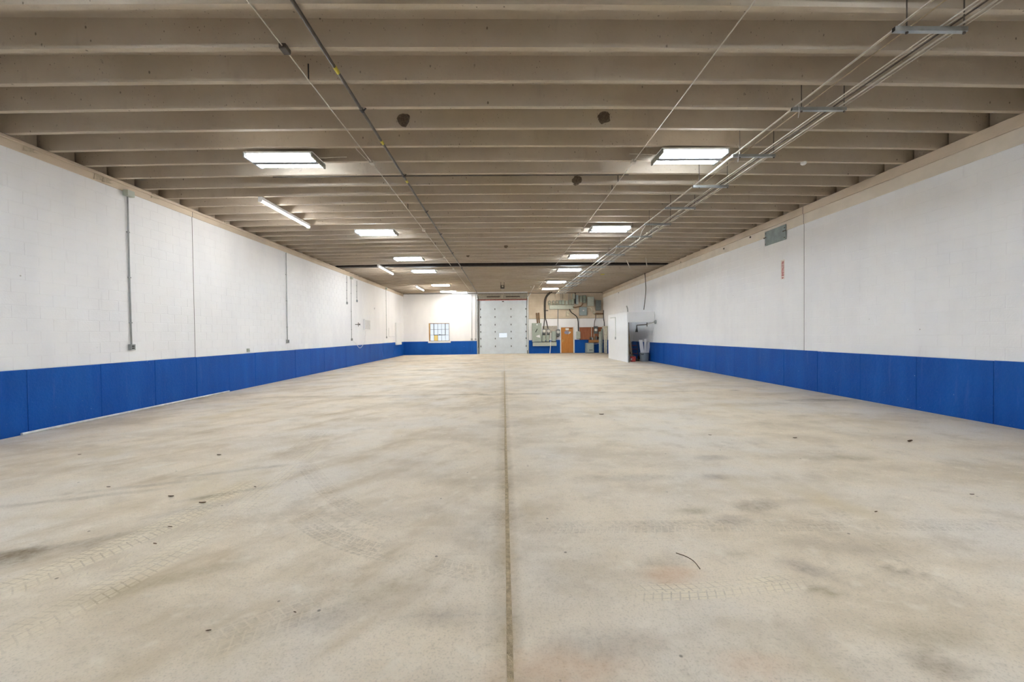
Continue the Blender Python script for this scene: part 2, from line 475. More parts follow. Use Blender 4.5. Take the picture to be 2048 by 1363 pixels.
# ================================================================== CEILING
def bar_arc(y0, y1, t0, t1, zlow, zhigh, xa, xb, n=24, mat=JOIST):
    mb = MB(); vs = []; fs = []
    for i in range(n+1):
        x = xa+(xb-xa)*i/n; zb = zlow(x); zt = zhigh
        vs += [(x, y0, zb), (x, y1, zb), (x, y1+t1, zt), (x, y0-t0, zt)]
    for i in range(n):
        a = i*4
        for k in range(4): fs.append((a+k, a+(k+1) % 4, a+4+(k+1) % 4, a+4+k))
    fs += [(0, 1, 2, 3), (n*4+3, n*4+2, n*4+1, n*4)]
    return mb.add(vs, fs)


ce = MB().box((XL-.4, YN-.4, DECK), (XR+.4, YB+.4, DECK+.12)).build('ceiling', JOIST); tag(ce, kind='structure')
JW = .068
jm = bar_arc(-JW, 0, .03, .03, soffit, DECK+.02, XL-.16, XR+.16).mesh('concrete_joist', JOIST)
yy = Y0+SP*-18; GIRD = 19.50
while yy < YB-.05:
    if not (GIRD-.35 < yy < GIRD+.35):
        o = bpy.data.objects.new('concrete_joist', jm); COL.objects.link(o); o.parent = ce; o.location = (0, yy, 0)
    yy += SP
# dark steel girder between the two runs of joists
gm = MB()
for ya, yb, za, zb in ((GIRD-.12, GIRD+.12, HB+.03, HB+.055), (GIRD-.012, GIRD+.012, HB+.055, DECK-.02), (GIRD-.12, GIRD+.12, DECK-.025, DECK)):
    gm.box((XL-.12, ya, za), (XR+.12, yb, zb))
gm.build('steel_girder', GIRDER, ce)['label'] = 'dark painted steel girder crossing between joists'
# rough dark spots on joist faces
SPOT = plain('rough_mud', (110, 96, 80), .95, 0, .3, 30, .01)
for sx, sy, rr in ((807, 237, .125), (1208, 234, .13), (1154, 359, .12), (1012, 492, .08), (936, 510, .09), (1775, 316, .06)):
    p = PZ(sx, sy, HB+.19)
    k = math.ceil((p.y-Y0+JW)/SP-.3); yf = Y0+SP*k-JW
    q = px(sx, sy, 1, yf-.012)
    mb = MB(); n = 14; ring = []
    vs = [q+Vector((0, -.014, 0))]; fs = []
    for j, (sc_, dp) in enumerate(((.6, -.016), (1, .02))):
        for i in range(n):
            t = 2*PI*i/n; r = rr*sc_*(.8+.32*random.random())
            vs.append(q+Vector((math.cos(t)*r*1.15, dp+.012*(random.random()-.5), math.sin(t)*r)))
    for i in range(n):
        fs.append((0, 1+i, 1+(i+1) % n)); fs.append((1+i, 1+n+i, 1+n+(i+1) % n, 1+(i+1) % n))
    mb.add(vs, fs).build('mud_spot', SPOT, ce)

# ================================================================== SIDE WALLS
def block_mesh(length, h, xdir):
    """one painted block: chamfered face, origin at its near lower back corner; face looks along xdir"""
    c = .005; d = .03; mb = MB(); L = length
    vs = [(0, 0, 0), (0, L, 0), (0, L, h), (0, 0, h), (d-.0022, 0, 0), (d-.0022, L, 0), (d-.0022, L, h), (d-.0022, 0, h),
          (d, c, c), (d, L-c, c), (d, L-c, h-c), (d, c, h-c)]
    vs = [(v[0]*xdir, v[1], v[2]) for v in vs]
    return mb.add(vs, [(8, 9, 10, 11), (4, 5, 9, 8), (5, 6, 10, 9), (6, 7, 11, 10), (7, 4, 8, 11), (0, 1, 5, 4), (1, 2, 6, 5), (2, 3, 7, 6), (3, 0, 4, 7)])


def side_wall(name, xf, sgn, ztop, joints, ymin_vis, seams, zblue):
    """xf = face plane, sgn = +1 face looks to +X (left wall)"""
    wl = MB().box((xf-sgn*.03-sgn*.25, YN-.3, -.05), (xf-sgn*.0034, YB+.3, ztop)).build(name, WHITE); tag(wl, kind='structure')
    rows = round((ztop-zblue)/.2027); h = (ztop-zblue)/rows; g = .005
    ends = [YN]+joints+[YB]; cells = []
    for a, b in zip(ends[:-1], ends[1:]):
        for r in range(rows):
            y = a+.005-(.2 if r % 2 else 0)
            while y < b-.01:
                y0, y1 = max(y, a+.006), min(y+.4, b-.006)
                if y1-y0 > .05: cells.append((y0, y1, zblue+r*h))
                y += .4
    inview = sorted([c for c in cells if c[1] > ymin_vis], key=lambda c: c[0])
    near = inview[:300]; rest = inview[300:]+[c for c in cells if c[1] <= ymin_vis]
    cache = {}
    for y0, y1, z in near:
        L = round(y1-y0-g, 3)
        if L not in cache: cache[L] = block_mesh(L, h-g, sgn).mesh('block', WHITE)
        o = bpy.data.objects.new('block', cache[L]); COL.objects.link(o); o.parent = wl
        o.location = (xf-sgn*.03+sgn*random.uniform(-.0006, .0006), y0+g/2, z+g/2)
    mb = MB()
    for y0, y1, z in rest:
        b = block_mesh(y1-y0-g, h-g, sgn); mb.add([v+Vector((xf-sgn*.03, y0+g/2, z+g/2)) for v in b.v], b.f)
    o = mb.build('block_courses', WHITE, wl); o['kind'] = 'stuff'
    for j in joints:
        MB().box((xf-sgn*.03, j-.006, 0), (xf-sgn*.0014, j+.006, ztop)).build('joint_sealant', SEAL, wl)
    # poured foundation, one formed panel after another, a hair proud of the block
    ys = [YN]+seams+[YB]
    for a, b in zip(ys[:-1], ys[1:]):
        t = random.uniform(.008, .016)
        p = MB().box((xf-sgn*.03, a+.003, -.02), (xf+sgn*t, b-.003, zblue-.004+random.uniform(-.004, .004)), .005)
        p.build('foundation_panel', BLUE, wl)
    return wl


def seams_from(phase, step=1.22):
    k = math.ceil((YN+.3-phase)/step); out = []
    while phase+k*step < YB-.3: out.append(phase+k*step); k += 1
    return out


JL, JR = PL(387, 560).y, PR(1608, 560).y
ZBL, ZBR = 1.029, 1.0
wall_left = side_wall('wall_left', XL, 1, ZL, [JL], 5.9, seams_from(PL(310, 770).y), ZBL)
wall_right = side_wall('wall_right', XR, -1, ZR, [JR], 5.4, seams_from(PR(1635.5, 740).y), ZBR)

# bond beams on top of the block
lb = MB().box((XL-.26, YN-.3, ZL), (XL+.012, YB+.3, HB-.06), .006).box((XL-.26, YN-.3, HB-.06), (XL+.03, YB+.3, HB-.03), .005).box((XL-.26, YN-.3, HB-.03), (XL+.02, YB+.3, HB), .004)
lb.build('bond_beam', LEDGER, wall_left)
# small mortar patches on the left bond beam
PATCH = plain('mortar_patch', (196, 182, 160), .85, 0, .12, 20, .004)
for sx, sy in ((58, 300), (196, 356), (212, 362), (308, 394), (452, 447)):
    p = PL(sx, sy); o = XL+.011
    poly = [(o, p.y-.10, p.z-.05), (o, p.y+.12, p.z-.01), (o, p.y+.03, p.z+.0), (o, p.y+.1, p.z+.05), (o, p.y-.08, p.z+.06)]
    MB().prism(poly, (.012, 0, 0)).build('mortar_patch', PATCH, wall_left)
Z1 = 4.475
MB().box((XR+.26, YN-.3, Z1), (XR-.03, YB+.3, HB), .006).build('bond_beam', LEDGER, wall_right)
MB().box((XR+.26, YN-.3, ZR+.002), (XR-.008, YB+.3, Z1-.004), .006).build('bond_beam', plain('pale_bond_beam', (230, 220, 206), .8, 0, .06, 2), wall_right)
for zz0, zz1, xo in ((ZR, Z1-.003, .0085), (Z1, HB-.003, .0305)):
    MB().box((XR-xo-.001, JR-.006, zz0), (XR, JR+.006, zz1)).build('joint_sealant', SEAL, wall_right)
MB().box((XL, JL-.006, ZL), (XL+.0132, JL+.006, HB-.062)).build('joint_sealant', SEAL, wall_left)
# block infill between the joist ends
VOID = plain('painted_gap_shade', (70, 60, 50), .95)  # dark colour paints in the shade of the gaps beside the joist ends
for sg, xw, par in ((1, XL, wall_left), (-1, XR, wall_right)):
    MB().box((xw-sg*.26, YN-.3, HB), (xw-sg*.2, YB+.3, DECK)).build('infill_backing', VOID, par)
    im = MB().box((-sg*.2, 0, 0), (-sg*.1, SP-JW-.085, DECK-HB-.005), .006).mesh('infill_block', JOIST)
    for k in range(-18, 45):
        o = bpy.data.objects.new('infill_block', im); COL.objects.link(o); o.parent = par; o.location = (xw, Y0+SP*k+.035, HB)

# wall behind the camera
MB().box((XL-.3, YN-.3, -.05), (XR+.3, YN, DECK)).build('wall_rear', WHITE)['kind'] = 'structure'

# ================================================================== BACK WALL
gl, gr = PB(957.5, 708).x, PB(1055.5, 708).x; gt = PB(1005, 601).z
dl, dr = PB(1122.3, 706).x, PB(1147.2, 706).x; dt = PB(1135, 654).z
wl_, wr_ = PB(857.6, 660).x, PB(898.7, 660).x; wt_, wb_ = PB(878, 645.9).z, PB(878, 681.6).z
ZW = 1.02
BM = PB(1100, 636.6).z
bk = MB()
bk.box((XL-.3, YB, -.05), (wl_, YB+.25, DECK)); bk.box((wl_, YB, -.05), (wr_, YB+.25, wb_)); bk.box((wl_, YB, wt_), (wr_, YB+.25, DECK)); bk.box((wr_, YB, -.05), (gl, YB+.25, DECK))
bk.box((gl, YB, gt+.12), (gr, YB+.25, DECK)); bk.box((gr, YB, -.05), (dl, YB+.25, BM)); bk.box((dl, YB, dt), (dr, YB+.25, BM)); bk.box((dr, YB, -.05), (XR+.3, YB+.25, BM))
bk.box((gr, YB+.001, BM), (XR+.3, YB+.25, DECK))
wall_back = bk.build('wall_back', WHITE); tag(wall_back, kind='structure')
MB().box((gr+.05, YB-.012, BM), (XR+.02, YB+.02, DECK)).build('bare_block_field', BARE, wall_back)['label'] = 'unpainted tan block above the electrical boxes'
MB().box((gr+.05, YB-.02, BM-.02), (XR+.02, YB-.01, BM+.005)).build('dark_ledge', plain('dusty_ledge', (150, 136, 116), .8), wall_back)
for a, b in ((XL, gl-.1), (gr+.1, dl-.07), (dr+.07, XR)):
    MB().box((a, YB-.014, -.02), (b, YB+.02, ZW), .004).build('foundation_panel', BLUE, wall_back)
MB().box((XL, YB-.03, HB-.02), (gl, YB+.02, HB+.02)).build('dark_top_edge', DARKPIPE, wall_back)
MB().box((gl, YB-.03, HB-.05), (XR, YB+.02, HB-.01)).build('dark_top_edge', DARKPIPE, wall_back)
MB().box((gl-.02, YB-.015, gt+.12), (gr+.02, YB+.24, HB-.05), .01).build('concrete_lintel', plain('grey_lintel', (186, 180, 166), .85), wall_back)
MB().box((gl-.05, YB-.06, gt+.02), (gr+.05, YB+.1, gt+.12), .008).build('steel_angle', RUSTY, wall_back)
MB().box((gl-.13, YB-.03, 0), (gl-.03, YB+.03, gt+.12), .006).build('door_jamb', STEEL, wall_back)
MB().box((gr+.03, YB-.03, 0), (gr+.1, YB+.03, gt+.12), .006).build('door_jamb', STEEL, wall_back)
x0, x1 = PB(952.4, 650).x, PB(956, 650).x
MB().box((x0, YB-.02, ZW+.02), (x1, YB+.02, HB-.3), .006).build('white_jamb_board', WPAINT, wall_back)

# ground outside
MB().box((-30, YB+.5, -.3), (30, YB+40, -.1)).build('trim_1', plain('outside_gravel', (170, 166, 158), .9))['kind'] = 'structure'

# ---- sectional overhead door
od = bpy.data.objects.new('door_1', None); COL.objects.link(od); od.location = ((gl+gr)/2, YB, 0); od['_o'] = tuple(od.location)
tag(od, 'white sectional overhead door with one small window', 'garage door', kind='structure')
hy = [PB(1005, v).z for v in (617.6, 633.3, 648.8, 662.9, 676.5, 692)]
zs = [gt]+hy+[.012]
pw = (PB(998.3, 670).x, PB(1014, 670).x, PB(1005, 674.3).z, PB(1005, 665.5).z)
for i, (a, b) in enumerate(zip(zs[:-1], zs[1:])):
    mb = MB(); Y = YB+.03; g = .0
    if b < pw[2] < a:
        mb.box((gl, Y, b+g), (pw[0], Y+.05, a-g), .008).box((pw[1], Y, b+g), (gr, Y+.05, a-g), .008)
        mb.box((pw[0], Y, b+g), (pw[1], Y+.05, pw[2]), .004).box((pw[0], Y, min(pw[3], a-g-.03)), (pw[1], Y+.05, a-g), .004)
        s = mb.build('door_section', DOORWHITE, od)
        MB().box((pw[0], Y+.02, pw[2]), (pw[1], Y+.028, min(pw[3], a-.036))).build('window_pane', GLASS, s)
    else:
        mb.box((gl, Y, b+g), (gr, Y+.05, a-g), .004).build('door_section', DOORWHITE, od)
for z in hy:
    for sx in (961.3, 990.2, 1022.2, 1052):
        x = PB(sx, 650).x
        MB().box((x-.032, YB+.018, z-.06), (x+.032, YB+.03, z+.06), .004).tube([(x-.036, YB+.01, z), (x+.036, YB+.01, z)], .016, 8).build('hinge', plain('hinge_steel', (104, 112, 116), .45, .6), od)
for x in (gl+.02, gr-.02):
    MB().box((x-.03, YB-.05, 0), (x+.03, YB+.005, gt+.2), .006).build('track', plain('track_steel', (120, 126, 122), .45, .6), od)
MB().box((-.09, YB+.005, gt-.09), (.06, YB+.03, gt-.02), .004).build('lift_bracket', DARKPIPE, od)
ts = thing('torsion_shaft', 'dark torsion spring shaft above the white overhead door', 'shaft', (0, YB-.2, PB(1005, 593.5).z))
z = ts.location.z; xa, xb = PB(973.7, 593).x, PB(1039.7, 593).x
MB().tube([(xa-.75, YB-.2, z), (xb+.6, YB-.2, z)], .014, 8).build('shaft', STEEL, ts, True)
for a, b in ((xa, -.25), (.2, xb)): MB().tube([(a, YB-.2, z), (b, YB-.2, z)], .04, 10).build('spring', DARKPIPE, ts, True)
for x in (xa-.7, xb+.55): MB().lathe((x, YB-.2, z), [(.07, -.02), (.07, .02)], 14, 'x').build('cable_drum', STEEL, ts, True)
MB().box((-.14, YB-.26, z-.1), (-.0, YB-.07, z+.12), .01).build('centre_bracket', CREAM, ts)
# opener rail and motor
q = PZ(1005, 574, 4.45); op = thing('door_opener', 'dark garage door opener motor on a pale ceiling rail', 'door opener', (q.x, q.y, 4.45))
MB().box((q.x-.055, q.y, 4.44), (q.x-.03, YB-.3, 4.48)).box((q.x+.03, q.y, 4.44), (q.x+.055, YB-.3, 4.48)).build('rail', EMT, op)
MB().box((q.x-.13, q.y-.25, 4.36), (q.x+.13, q.y+.15, 4.55), .02).build('motor_housing', plain('brown_motor', (74, 66, 54), .5, .2), op)
MB().box((q.x-.1, q.y+.15, 4.40), (q.x+.1, q.y+.3, 4.48), .01).build('rail_clamp', CREAM, op)
MB().lathe((q.x, q.y-.25, 4.47), [(.05, 0), (.045, .04), (.02, .06)], 14, 'y').build('end_cap', EMT, op, True)
for x in (-.1, .1): MB().box((q.x+x-.015, q.y-.1, 4.55), (q.x+x+.015, q.y-.07, soffit(0)+.02)).build('hanger_strap', DARKPIPE, op)

# ---- steel sash window
wd = bpy.data.objects.new('window_1', None); COL.objects.link(wd); wd.location = ((wl_+wr_)/2, YB, wb_); wd['_o'] = tuple(wd.location); wd['kind'] = 'structure'
tag(wd, 'small steel sash window with rusty frame above blue band', 'window')
RUSTW = plain('rusty_sash', (120, 88, 62), .7, 0, .3, 12); DSASH = plain('dark_sash', (88, 82, 76), .6)
yw = YB+.1
MB().box((wl_, YB-.005, wb_), (wl_+.09, YB+.2, wt_), .006).build('jamb', mat_wood('ochre_jamb', (214, 180, 120), (170, 112, 70)), wd)
MB().box((wr_-.03, YB-.003, wb_), (wr_, YB+.2, wt_), .005).build('jamb', RUSTW, wd)
MB().box((wl_, YB-.003, wt_-.04), (wr_, YB+.2, wt_), .005).build('head', RUSTW, wd)
MB().box((wl_, YB-.003, wb_), (wr_, YB+.2, wb_+.03), .005).build('bottom_rail', RUSTW, wd)
MB().box((wl_-.06, YB-.06, wb_-.14), (wr_+.09, YB+.05, wb_-.01), .008).build('window_sill', WPAINT, wd)
xs = [wl_+.09+(wr_-.03-wl_-.09)*i/5 for i in range(6)]; zz = [wb_+.03+(wt_-.04-wb_-.03)*i/3 for i in range(4)]
for i in range(5):
    for j in range(3):
        MB().box((xs[i], yw, zz[j]), (xs[i+1], yw+.006, zz[j+1])).build('pane', AMBER if (i == 1 and j == 0) else GLASS, wd)
for i in range(1, 5): MB().box((xs[i]-.008, yw-.02, zz[0]), (xs[i]+.008, yw+.02, zz[3])).build('mullion', DSASH, wd)
for j in range(1, 3): MB().box((xs[0], yw-.02, zz[j]-.01), (xs[5], yw+.02, zz[j]+.01)).build('glazing_bar', DSASH, wd)
vs_ = MB()
for a, b in (((xs[1]-.025, zz[1]-.02), (xs[1]+.02, zz[3])), ((xs[4]-.02, zz[1]-.02), (xs[4]+.025, zz[3])), ((xs[1], zz[1]-.025), (xs[4], zz[1]+.02))):
    vs_.box((a[0], yw-.035, a[1]), (b[0], yw-.015, b[1]))
vs_.build('vent_sash', DSASH, wd)
MB().box((xs[2]+.1, yw-.06, zz[1]), (xs[2]+.2, yw-.03, zz[1]+.05), .008).build('latch', BLACK, wd)

# ---- orange wooden door
d2 = bpy.data.objects.new('door_2', None); COL.objects.link(d2); d2.location = ((dl+dr)/2, YB, 0); d2['_o'] = tuple(d2.location); d2['kind'] = 'structure'
tag(d2, 'orange wooden door in a white frame', 'door')
leaf = MB().box((dl+.015, YB+.03, .012), (dr-.015, YB+.075, dt-.012), .004).build('door_leaf', OAK, d2)
for a, b in (((dl-.075, 0), (dl+.01, dt+.08)), ((dr-.01, 0), (dr+.085, dt+.08)), ((dl+.0105, dt-.008), (dr-.0105, dt+.08))):
    MB().box((a[0], YB-.02, a[1]), (b[0], YB+.1, b[1]), .006).build('door_frame', WPAINT, d2)
hp = PB(1125.4, 681); MB().box((hp.x-.02, YB+.015, hp.z-.12), (hp.x+.025, YB+.03, hp.z+.1), .004).tube([(hp.x, YB+.02, hp.z+.02), (hp.x, YB-.03, hp.z+.02), (hp.x+.1, YB-.03, hp.z+.02)], .012, 8).build('door_handle', plain('brass', (222, 190, 120), .3, .8), leaf)
a, b = PB(1131, 660), PB(1137.8, 655.8); MB().box((a.x, YB+.02, a.z), (b.x, YB+.03, b.z)).build('white_plate', WPAINT, leaf)
a, b = PB(1138.6, 657), PB(1144.2, 656); MB().box((a.x, YB+.015, a.z), (b.x, YB+.03, b.z)).build('closer_slot', BLACK, leaf)
c = PB(1133.6, 664.5); n = 18
MB().prism([(c.x+.19*math.cos(2*PI*i/n), YB+.018, c.z+.13*math.sin(2*PI*i/n)) for i in range(n)], (0, .012, 0)).build('oval_notice', plain('violet_grey_paper', (160, 158, 182), .7), leaf)
c = PB(1139.3, 665); MB().prism([(c.x-.1, YB+.012, c.z-.13), (c.x+.07, YB+.012, c.z-.02), (c.x+.1, YB+.012, c.z+.08), (c.x-.03, YB+.012, c.z+.1)], (0, .006, 0)).build('torn_paper', WPAINT, leaf)
MB().box((dl, YB-.03, -.01), (dr, YB+.1, .012)).build('threshold', STEEL, d2)

# ================================================================== CEILING LIGHTS
COOL, NEUT, WARM = (.74, .87, 1, 1), (.83, .92, 1, 1), (1, .93, .8, 1)
TUBEM = {'c': emit('tube_cool', COOL, LAMP), 'n': emit('tube_neutral', NEUT, LAMP), 'w': emit('tube_warm', WARM, LAMP), 'd': emit('tube_dim', NEUT, LAMP*.4)}
REFL = plain('white_reflector', (245, 245, 245), .3, 0, .01)
LZ = 4.60; HW, HD = .59, .265


def highbay(kind, cord):
    t = thing('high_bay_light', 'x', 'light', (0, 0, LZ))
    MB().box((-HW, -HD, LZ+.05), (HW, HD, LZ+.075), .004).box((-HW*.9, -.06, LZ+.075), (HW*.9, .06, LZ+.115), .006).build('housing', WPAINT, t)
    rf = MB()
    for yc in (-.148, .148):
        rf.box((-HW+.03, yc-.112, LZ+.044), (HW-.03, yc+.112, LZ+.05), .002)
    rf.build('reflector', REFL, t)
    MB().box((-HW+.03, -.048, LZ-.024), (HW-.03, .048, LZ+.05), .004).build('ballast_cover', plain('grey_cover', (120, 122, 128), .6), t)
    for sg in (-1, 1):
        MB().box((sg*HW, -HD-.01, LZ-.02), (sg*(HW-.03), HD+.01, LZ+.06), .006).build('end_cap', STEEL if sg*cord < 0 else plain('end_cap_grey', (150, 148, 138), .5, .3), t)
    for yc in (-.148, .148):
        for k in (-.072, 0, .072):
            MB().tube([(-HW+.035, yc+k, LZ+.008), (HW-.035, yc+k, LZ+.008)], .0165, 6, False).build('tube', TUBEM[kind], t, True)
    for sg in (-1, 1):
        for yc in (-.148, .148):
            MB().box((sg*(HW-.04), yc-.11, LZ-.012), (sg*(HW-.055), yc+.11, LZ+.044)).build('lamp_holder', REFL, t)
    MB().tube(mid_path([(cord*HW, 0, LZ+.07), (cord*(HW+.15), .03, LZ+.09), (cord*(HW+.45), .1, LZ+.13)]), .006, 6).build('supply_cord', EMT, t, True)
    for sx in (-.4, .4):
        for sy in (-.03,): MB().box((sx-.02, sy-.015, LZ+.11), (sx+.02, sy+.015, LZ+.14)).build('ceiling_clip', STEEL, t)
    return t


left = [(-3.83, 2.2, 'n'), (-3.83, 7.5, 'n'), (-3.81, 12.74, 'n'), (-3.83, 17.14, 'n'), (-3.84, 20.45, 'c'), (-3.89, 26.24, 'w'), (-3.94, 30.15, 'w'), (-3.21, 30.98, 'd'), (-3.83, -3.0, 'n')]
right = [(3.35, 2.2, 'n'), (3.35, 7.4, 'n'), (3.23, 12.5, 'n'), (3.27, 16.89, 'n'), (3.26, 20.41, 'c'), (3.22, 25.15, 'c'), (3.27, 28.89, 'w'), (3.35, -3.0, 'n')]
LAB = {1: ['fluorescent high bay light behind the camera on the thick pipe side', 'twin-bank high bay light with cord, before the first strip light', 'neutral white high bay light just past the first strip light',
           'neutral white high bay light just before the dark girder, window side', 'bluish high bay light just past the dark girder, window side',
           'warm high bay light level with the last strip light', 'warm high bay light second from the window wall', 'neutral white high bay light tight against the window wall', 'fluorescent high bay light behind the camera on the thick pipe side'],
       -1: ['fluorescent high bay light behind the camera on the tray side', 'twin-bank high bay light with curled cord beside the conduit trays', 'neutral white high bay light second before the girder beside the trays',
            'neutral white high bay light just before the girder beside the trays', 'bluish high bay light just past the girder beside the trays', 'bluish high bay light between girder and electrical wall', 'warm high bay light nearest the electrical wall', 'fluorescent high bay light behind the camera on the tray side']}
protos = {}
for row, cord, side in ((left, 1, 'pipe side'), (right, -1, 'tray side')):
    for i, (x, y, k) in enumerate(row):
        key = (k, cord)
        if key not in protos:
            o = protos[key] = highbay(k, cord); o.location = (x, y, LZ)
        else:
            o = copy_tree(protos[key], None, (x, y, LZ))
        o['group'] = 'high bay lights beside the thick dark pipe' if cord == 1 else 'high bay lights beside the conduit trays'
        o['label'] = LAB[cord][i]
        o['category'] = 'light'


def strip(x, ya, yb, label):
    z = LZ+.0; t = thing('strip_light', label, 'light', (x, (ya+yb)/2, z), 'strip lights along the ceiling by the long left wall')
    MB().box((x-.04, ya, z+.03), (x+.04, yb, z+.1), .006).build('housing', WPAINT, t)
    MB().tube([(x, ya+.02, z+.01), (x, yb-.02, z+.01)], .022, 10).build('tube', emit('strip_tube', (.96, .95, .94, 1), LAMP*.9), t, True)
    for y in (ya, yb): MB().box((x-.045, y-.012, z-.02), (x+.045, y+.012, z+.1), .004).build('end_cap', WPAINT, t)
    for y in (ya+.3, yb-.3): MB().box((x-.02, y-.02, z+.1), (x+.02, y+.02, soffit(x)+.01)).build('ceiling_clip', STEEL, t)


strip(-5.51, 9.63, 11.97, 'long white strip light nearest the tall conduit with two boxes')
strip(-5.57, 18.75, 21.2, 'long white strip light beyond the dark girder')
strip(-5.54, 26.6, 29.1, 'long white strip light close to the window wall')

# ================================================================== CEILING PIPES
def run(name, label, pts, r, mat, cat='pipe', group=None, n=8):
    t = thing(name, label, cat, pts[len(pts)//2], group)
    MB().tube(pts, r, n).build('pipe', mat, t, True)
    return t


cx = -1.975; cz = soffit(cx)-.03
t = run('ceiling_pipe', 'thick dark steel pipe with yellow bands under the joists', [(cx, -4, cz), (cx, 29.9, cz)]+[Vector(p) for p in mid_path([(cx, 30.4, cz), (cx+.02, 31.3, cz-.16), (PB(957.5, 600).x-.02, YB-.12, PB(957, 598).z), (PB(957.3, 630).x, YB-.06, 3.3), (PB(957.3, 700).x, YB-.06, .5)])], .021, DARKPIPE)
for sx, sy in ((675, 139), (763, 284), (805.5, 362)):
    p = PZ(sx, sy, cz); MB().tube([(cx, p.y-.06, cz), (cx, p.y+.06, cz)], .0235, 10).build('yellow_band', YELLOW, t, True)
for sx, sy in ((727, 218), (806, 350), (852, 425), (880, 470), (904, 508), (921, 535)):
    p = PZ(sx, sy, cz); k = round((p.y-Y0)/SP); y = Y0+SP*k-JW/2
    MB().tube([(cx, y-.03, cz), (cx, y+.03, cz)], .027, 10).box((cx-.012, y-.02, cz), (cx+.012, y+.02, cz+.06)).tube([(cx+.02, y, cz-.01), (cx+.06, y, cz+.03)], .01, 6).build('clamp', BLACK, t, True)
cx2 = -2.405; cz2 = soffit(cx2)-.02
t = run('ceiling_pipe', 'thin pale conduit with junction boxes beside the thick dark pipe', [(cx2, -4, cz2), (cx2, 30.6, cz2)], .0075, EMT, group='thin ceiling conduits')
for i, (sx, sy) in enumerate(((567, 98), (745.6, 325), (843, 460), (886, 513), (905, 537))):
    p = PZ(sx, sy, cz2); MB().box((cx2-.04, p.y-.06, cz2-.03), (cx2+.04, p.y+.06, cz2+.03), .006).build('junction_box', DARKPIPE if i == 0 else EMT, t)
p, q_, r_ = PZ(712, 297, cz2), PZ(737, 322, cz2), PZ(745.6, 325, cz2)
MB().tube(mid_path([p+Vector((0, 0, .03)), p+Vector((0, .05, 0)), q_, Vector((cx2, r_.y, cz2))]), .006, 6).build('branch_conduit', EMT, t, True)
for sx, sy in ((622, 160), (819, 419), (870, 490)):
    p = PZ(sx, sy, cz2); MB().tube([(cx2, p.y, cz2), (cx2, p.y, cz2+.2)], .008, 6).build('hanger_rod', BLACK, t)
cx3 = 2.48; cz3 = soffit(cx3)-.02
t = run('ceiling_pipe', 'thin pale conduit on the ceiling between the overhead door opener and the trays', [(cx3, -4, cz3), (cx3, 30, cz3)], .0075, EMT, group='thin ceiling conduits')
for sx, sy in ((1266, 323), (1166, 459), (1106, 544), (1066, 576)):
    p = PZ(sx, sy, cz3); MB().box((cx3-.04, p.y-.06, cz3-.03), (cx3+.04, p.y+.06, cz3+.03), .006).build('junction_box', EMT, t)
for sx, sy in ((1237, 364), (1218.7, 380), (1153, 470)):
    p = PZ(sx, sy, cz3); MB().tube([(cx3, p.y, cz3), (cx3, p.y, cz3+.16)], .008, 6).build('hanger_rod', BLACK, t)
# cross pipe tucked under a joist
p = PZ(1100, 352, HB); yj = Y0+SP*round((p.y-Y0)/SP)+.03
one('ceiling_pipe', MB().tube([(-4.6, yj, soffit(-4.6)-.0), (-1, yj, soffit(0)-.012), (2.6, yj, soffit(2.6)-.0)], .012, 8), DARKPIPE, 'slim dark pipe running crosswise under one joist', 'pipe', (0, yj, HB), None, True)

# ---- trapeze hangers with conduits
TZ = 4.39
tp = thing('trapeze_hanger', 'galvanised channel trapeze hanging on two threaded rods', 'hanger', (4.18, 4.0, TZ), 'trapeze hangers under the conduits')
x0, x1 = 3.82, 4.54
MB().box((x0, 3.98, TZ-.003), (x1, 4.022, TZ)).box((x0, 3.98, TZ), (x1, 3.983, TZ+.041)).box((x0, 4.019, TZ), (x1, 4.022, TZ+.041)).build('channel', STEEL, tp)
for x in (x0+.13, x1-.02):
    MB().tube([(x, 4.0, TZ-.02), (x, 4.0, soffit(x)+.2)], .006, 6).build('rod', DARKPIPE, tp)
    MB().lathe((x, 4.0, TZ-.018), [(.013, 0), (.013, .014)], 6).build('nut', DARKPIPE, tp)
MB().box((x0, 3.985, TZ+.002), (x0+.004, 4.017, TZ+.04)).build('end_cap', BLACK, tp)
for i in range(1, 19):
    o = copy_tree(tp, None, (4.18, 4.0+1.425*i, TZ))
    if i in (1, 2): o['label'] = 'galvanised trapeze hanger with a white cable tie tail'
    if i == 10: o['label'] = 'galvanised trapeze hanger just before the dark girder'
    if i == 11: o['label'] = 'galvanised trapeze hanger just past the dark girder'
    if i == 18: o['label'] = 'galvanised trapeze hanger nearest the electrical wall'
copy_tree(tp, None, (4.18, 2.575, TZ))
cg = 'conduits carried on the trapeze hangers'
def wobx(x, a=.012): return [(x+random.uniform(-a, a), -3+1.425*i*2, TZ+.055) for i in range(13)]
one('tray_conduit', MB().tube([(3.865, -3, TZ+.055), (3.865, 30.6, TZ+.055), (3.95, 31.5, TZ+.02), (4.05, 31.78, TZ-.15)], .008, 8), EMT, 'single pale conduit on the open end of the trapeze hangers', 'conduit', (3.865, 14, TZ), None, True)
one('tray_cable', MB().tube([Vector(p) for p in wobx(3.885, .015)], .004, 6), CREAM, 'thin cream cable tied along the single pale conduit', 'cable', (3.885, 14, TZ), None, True)
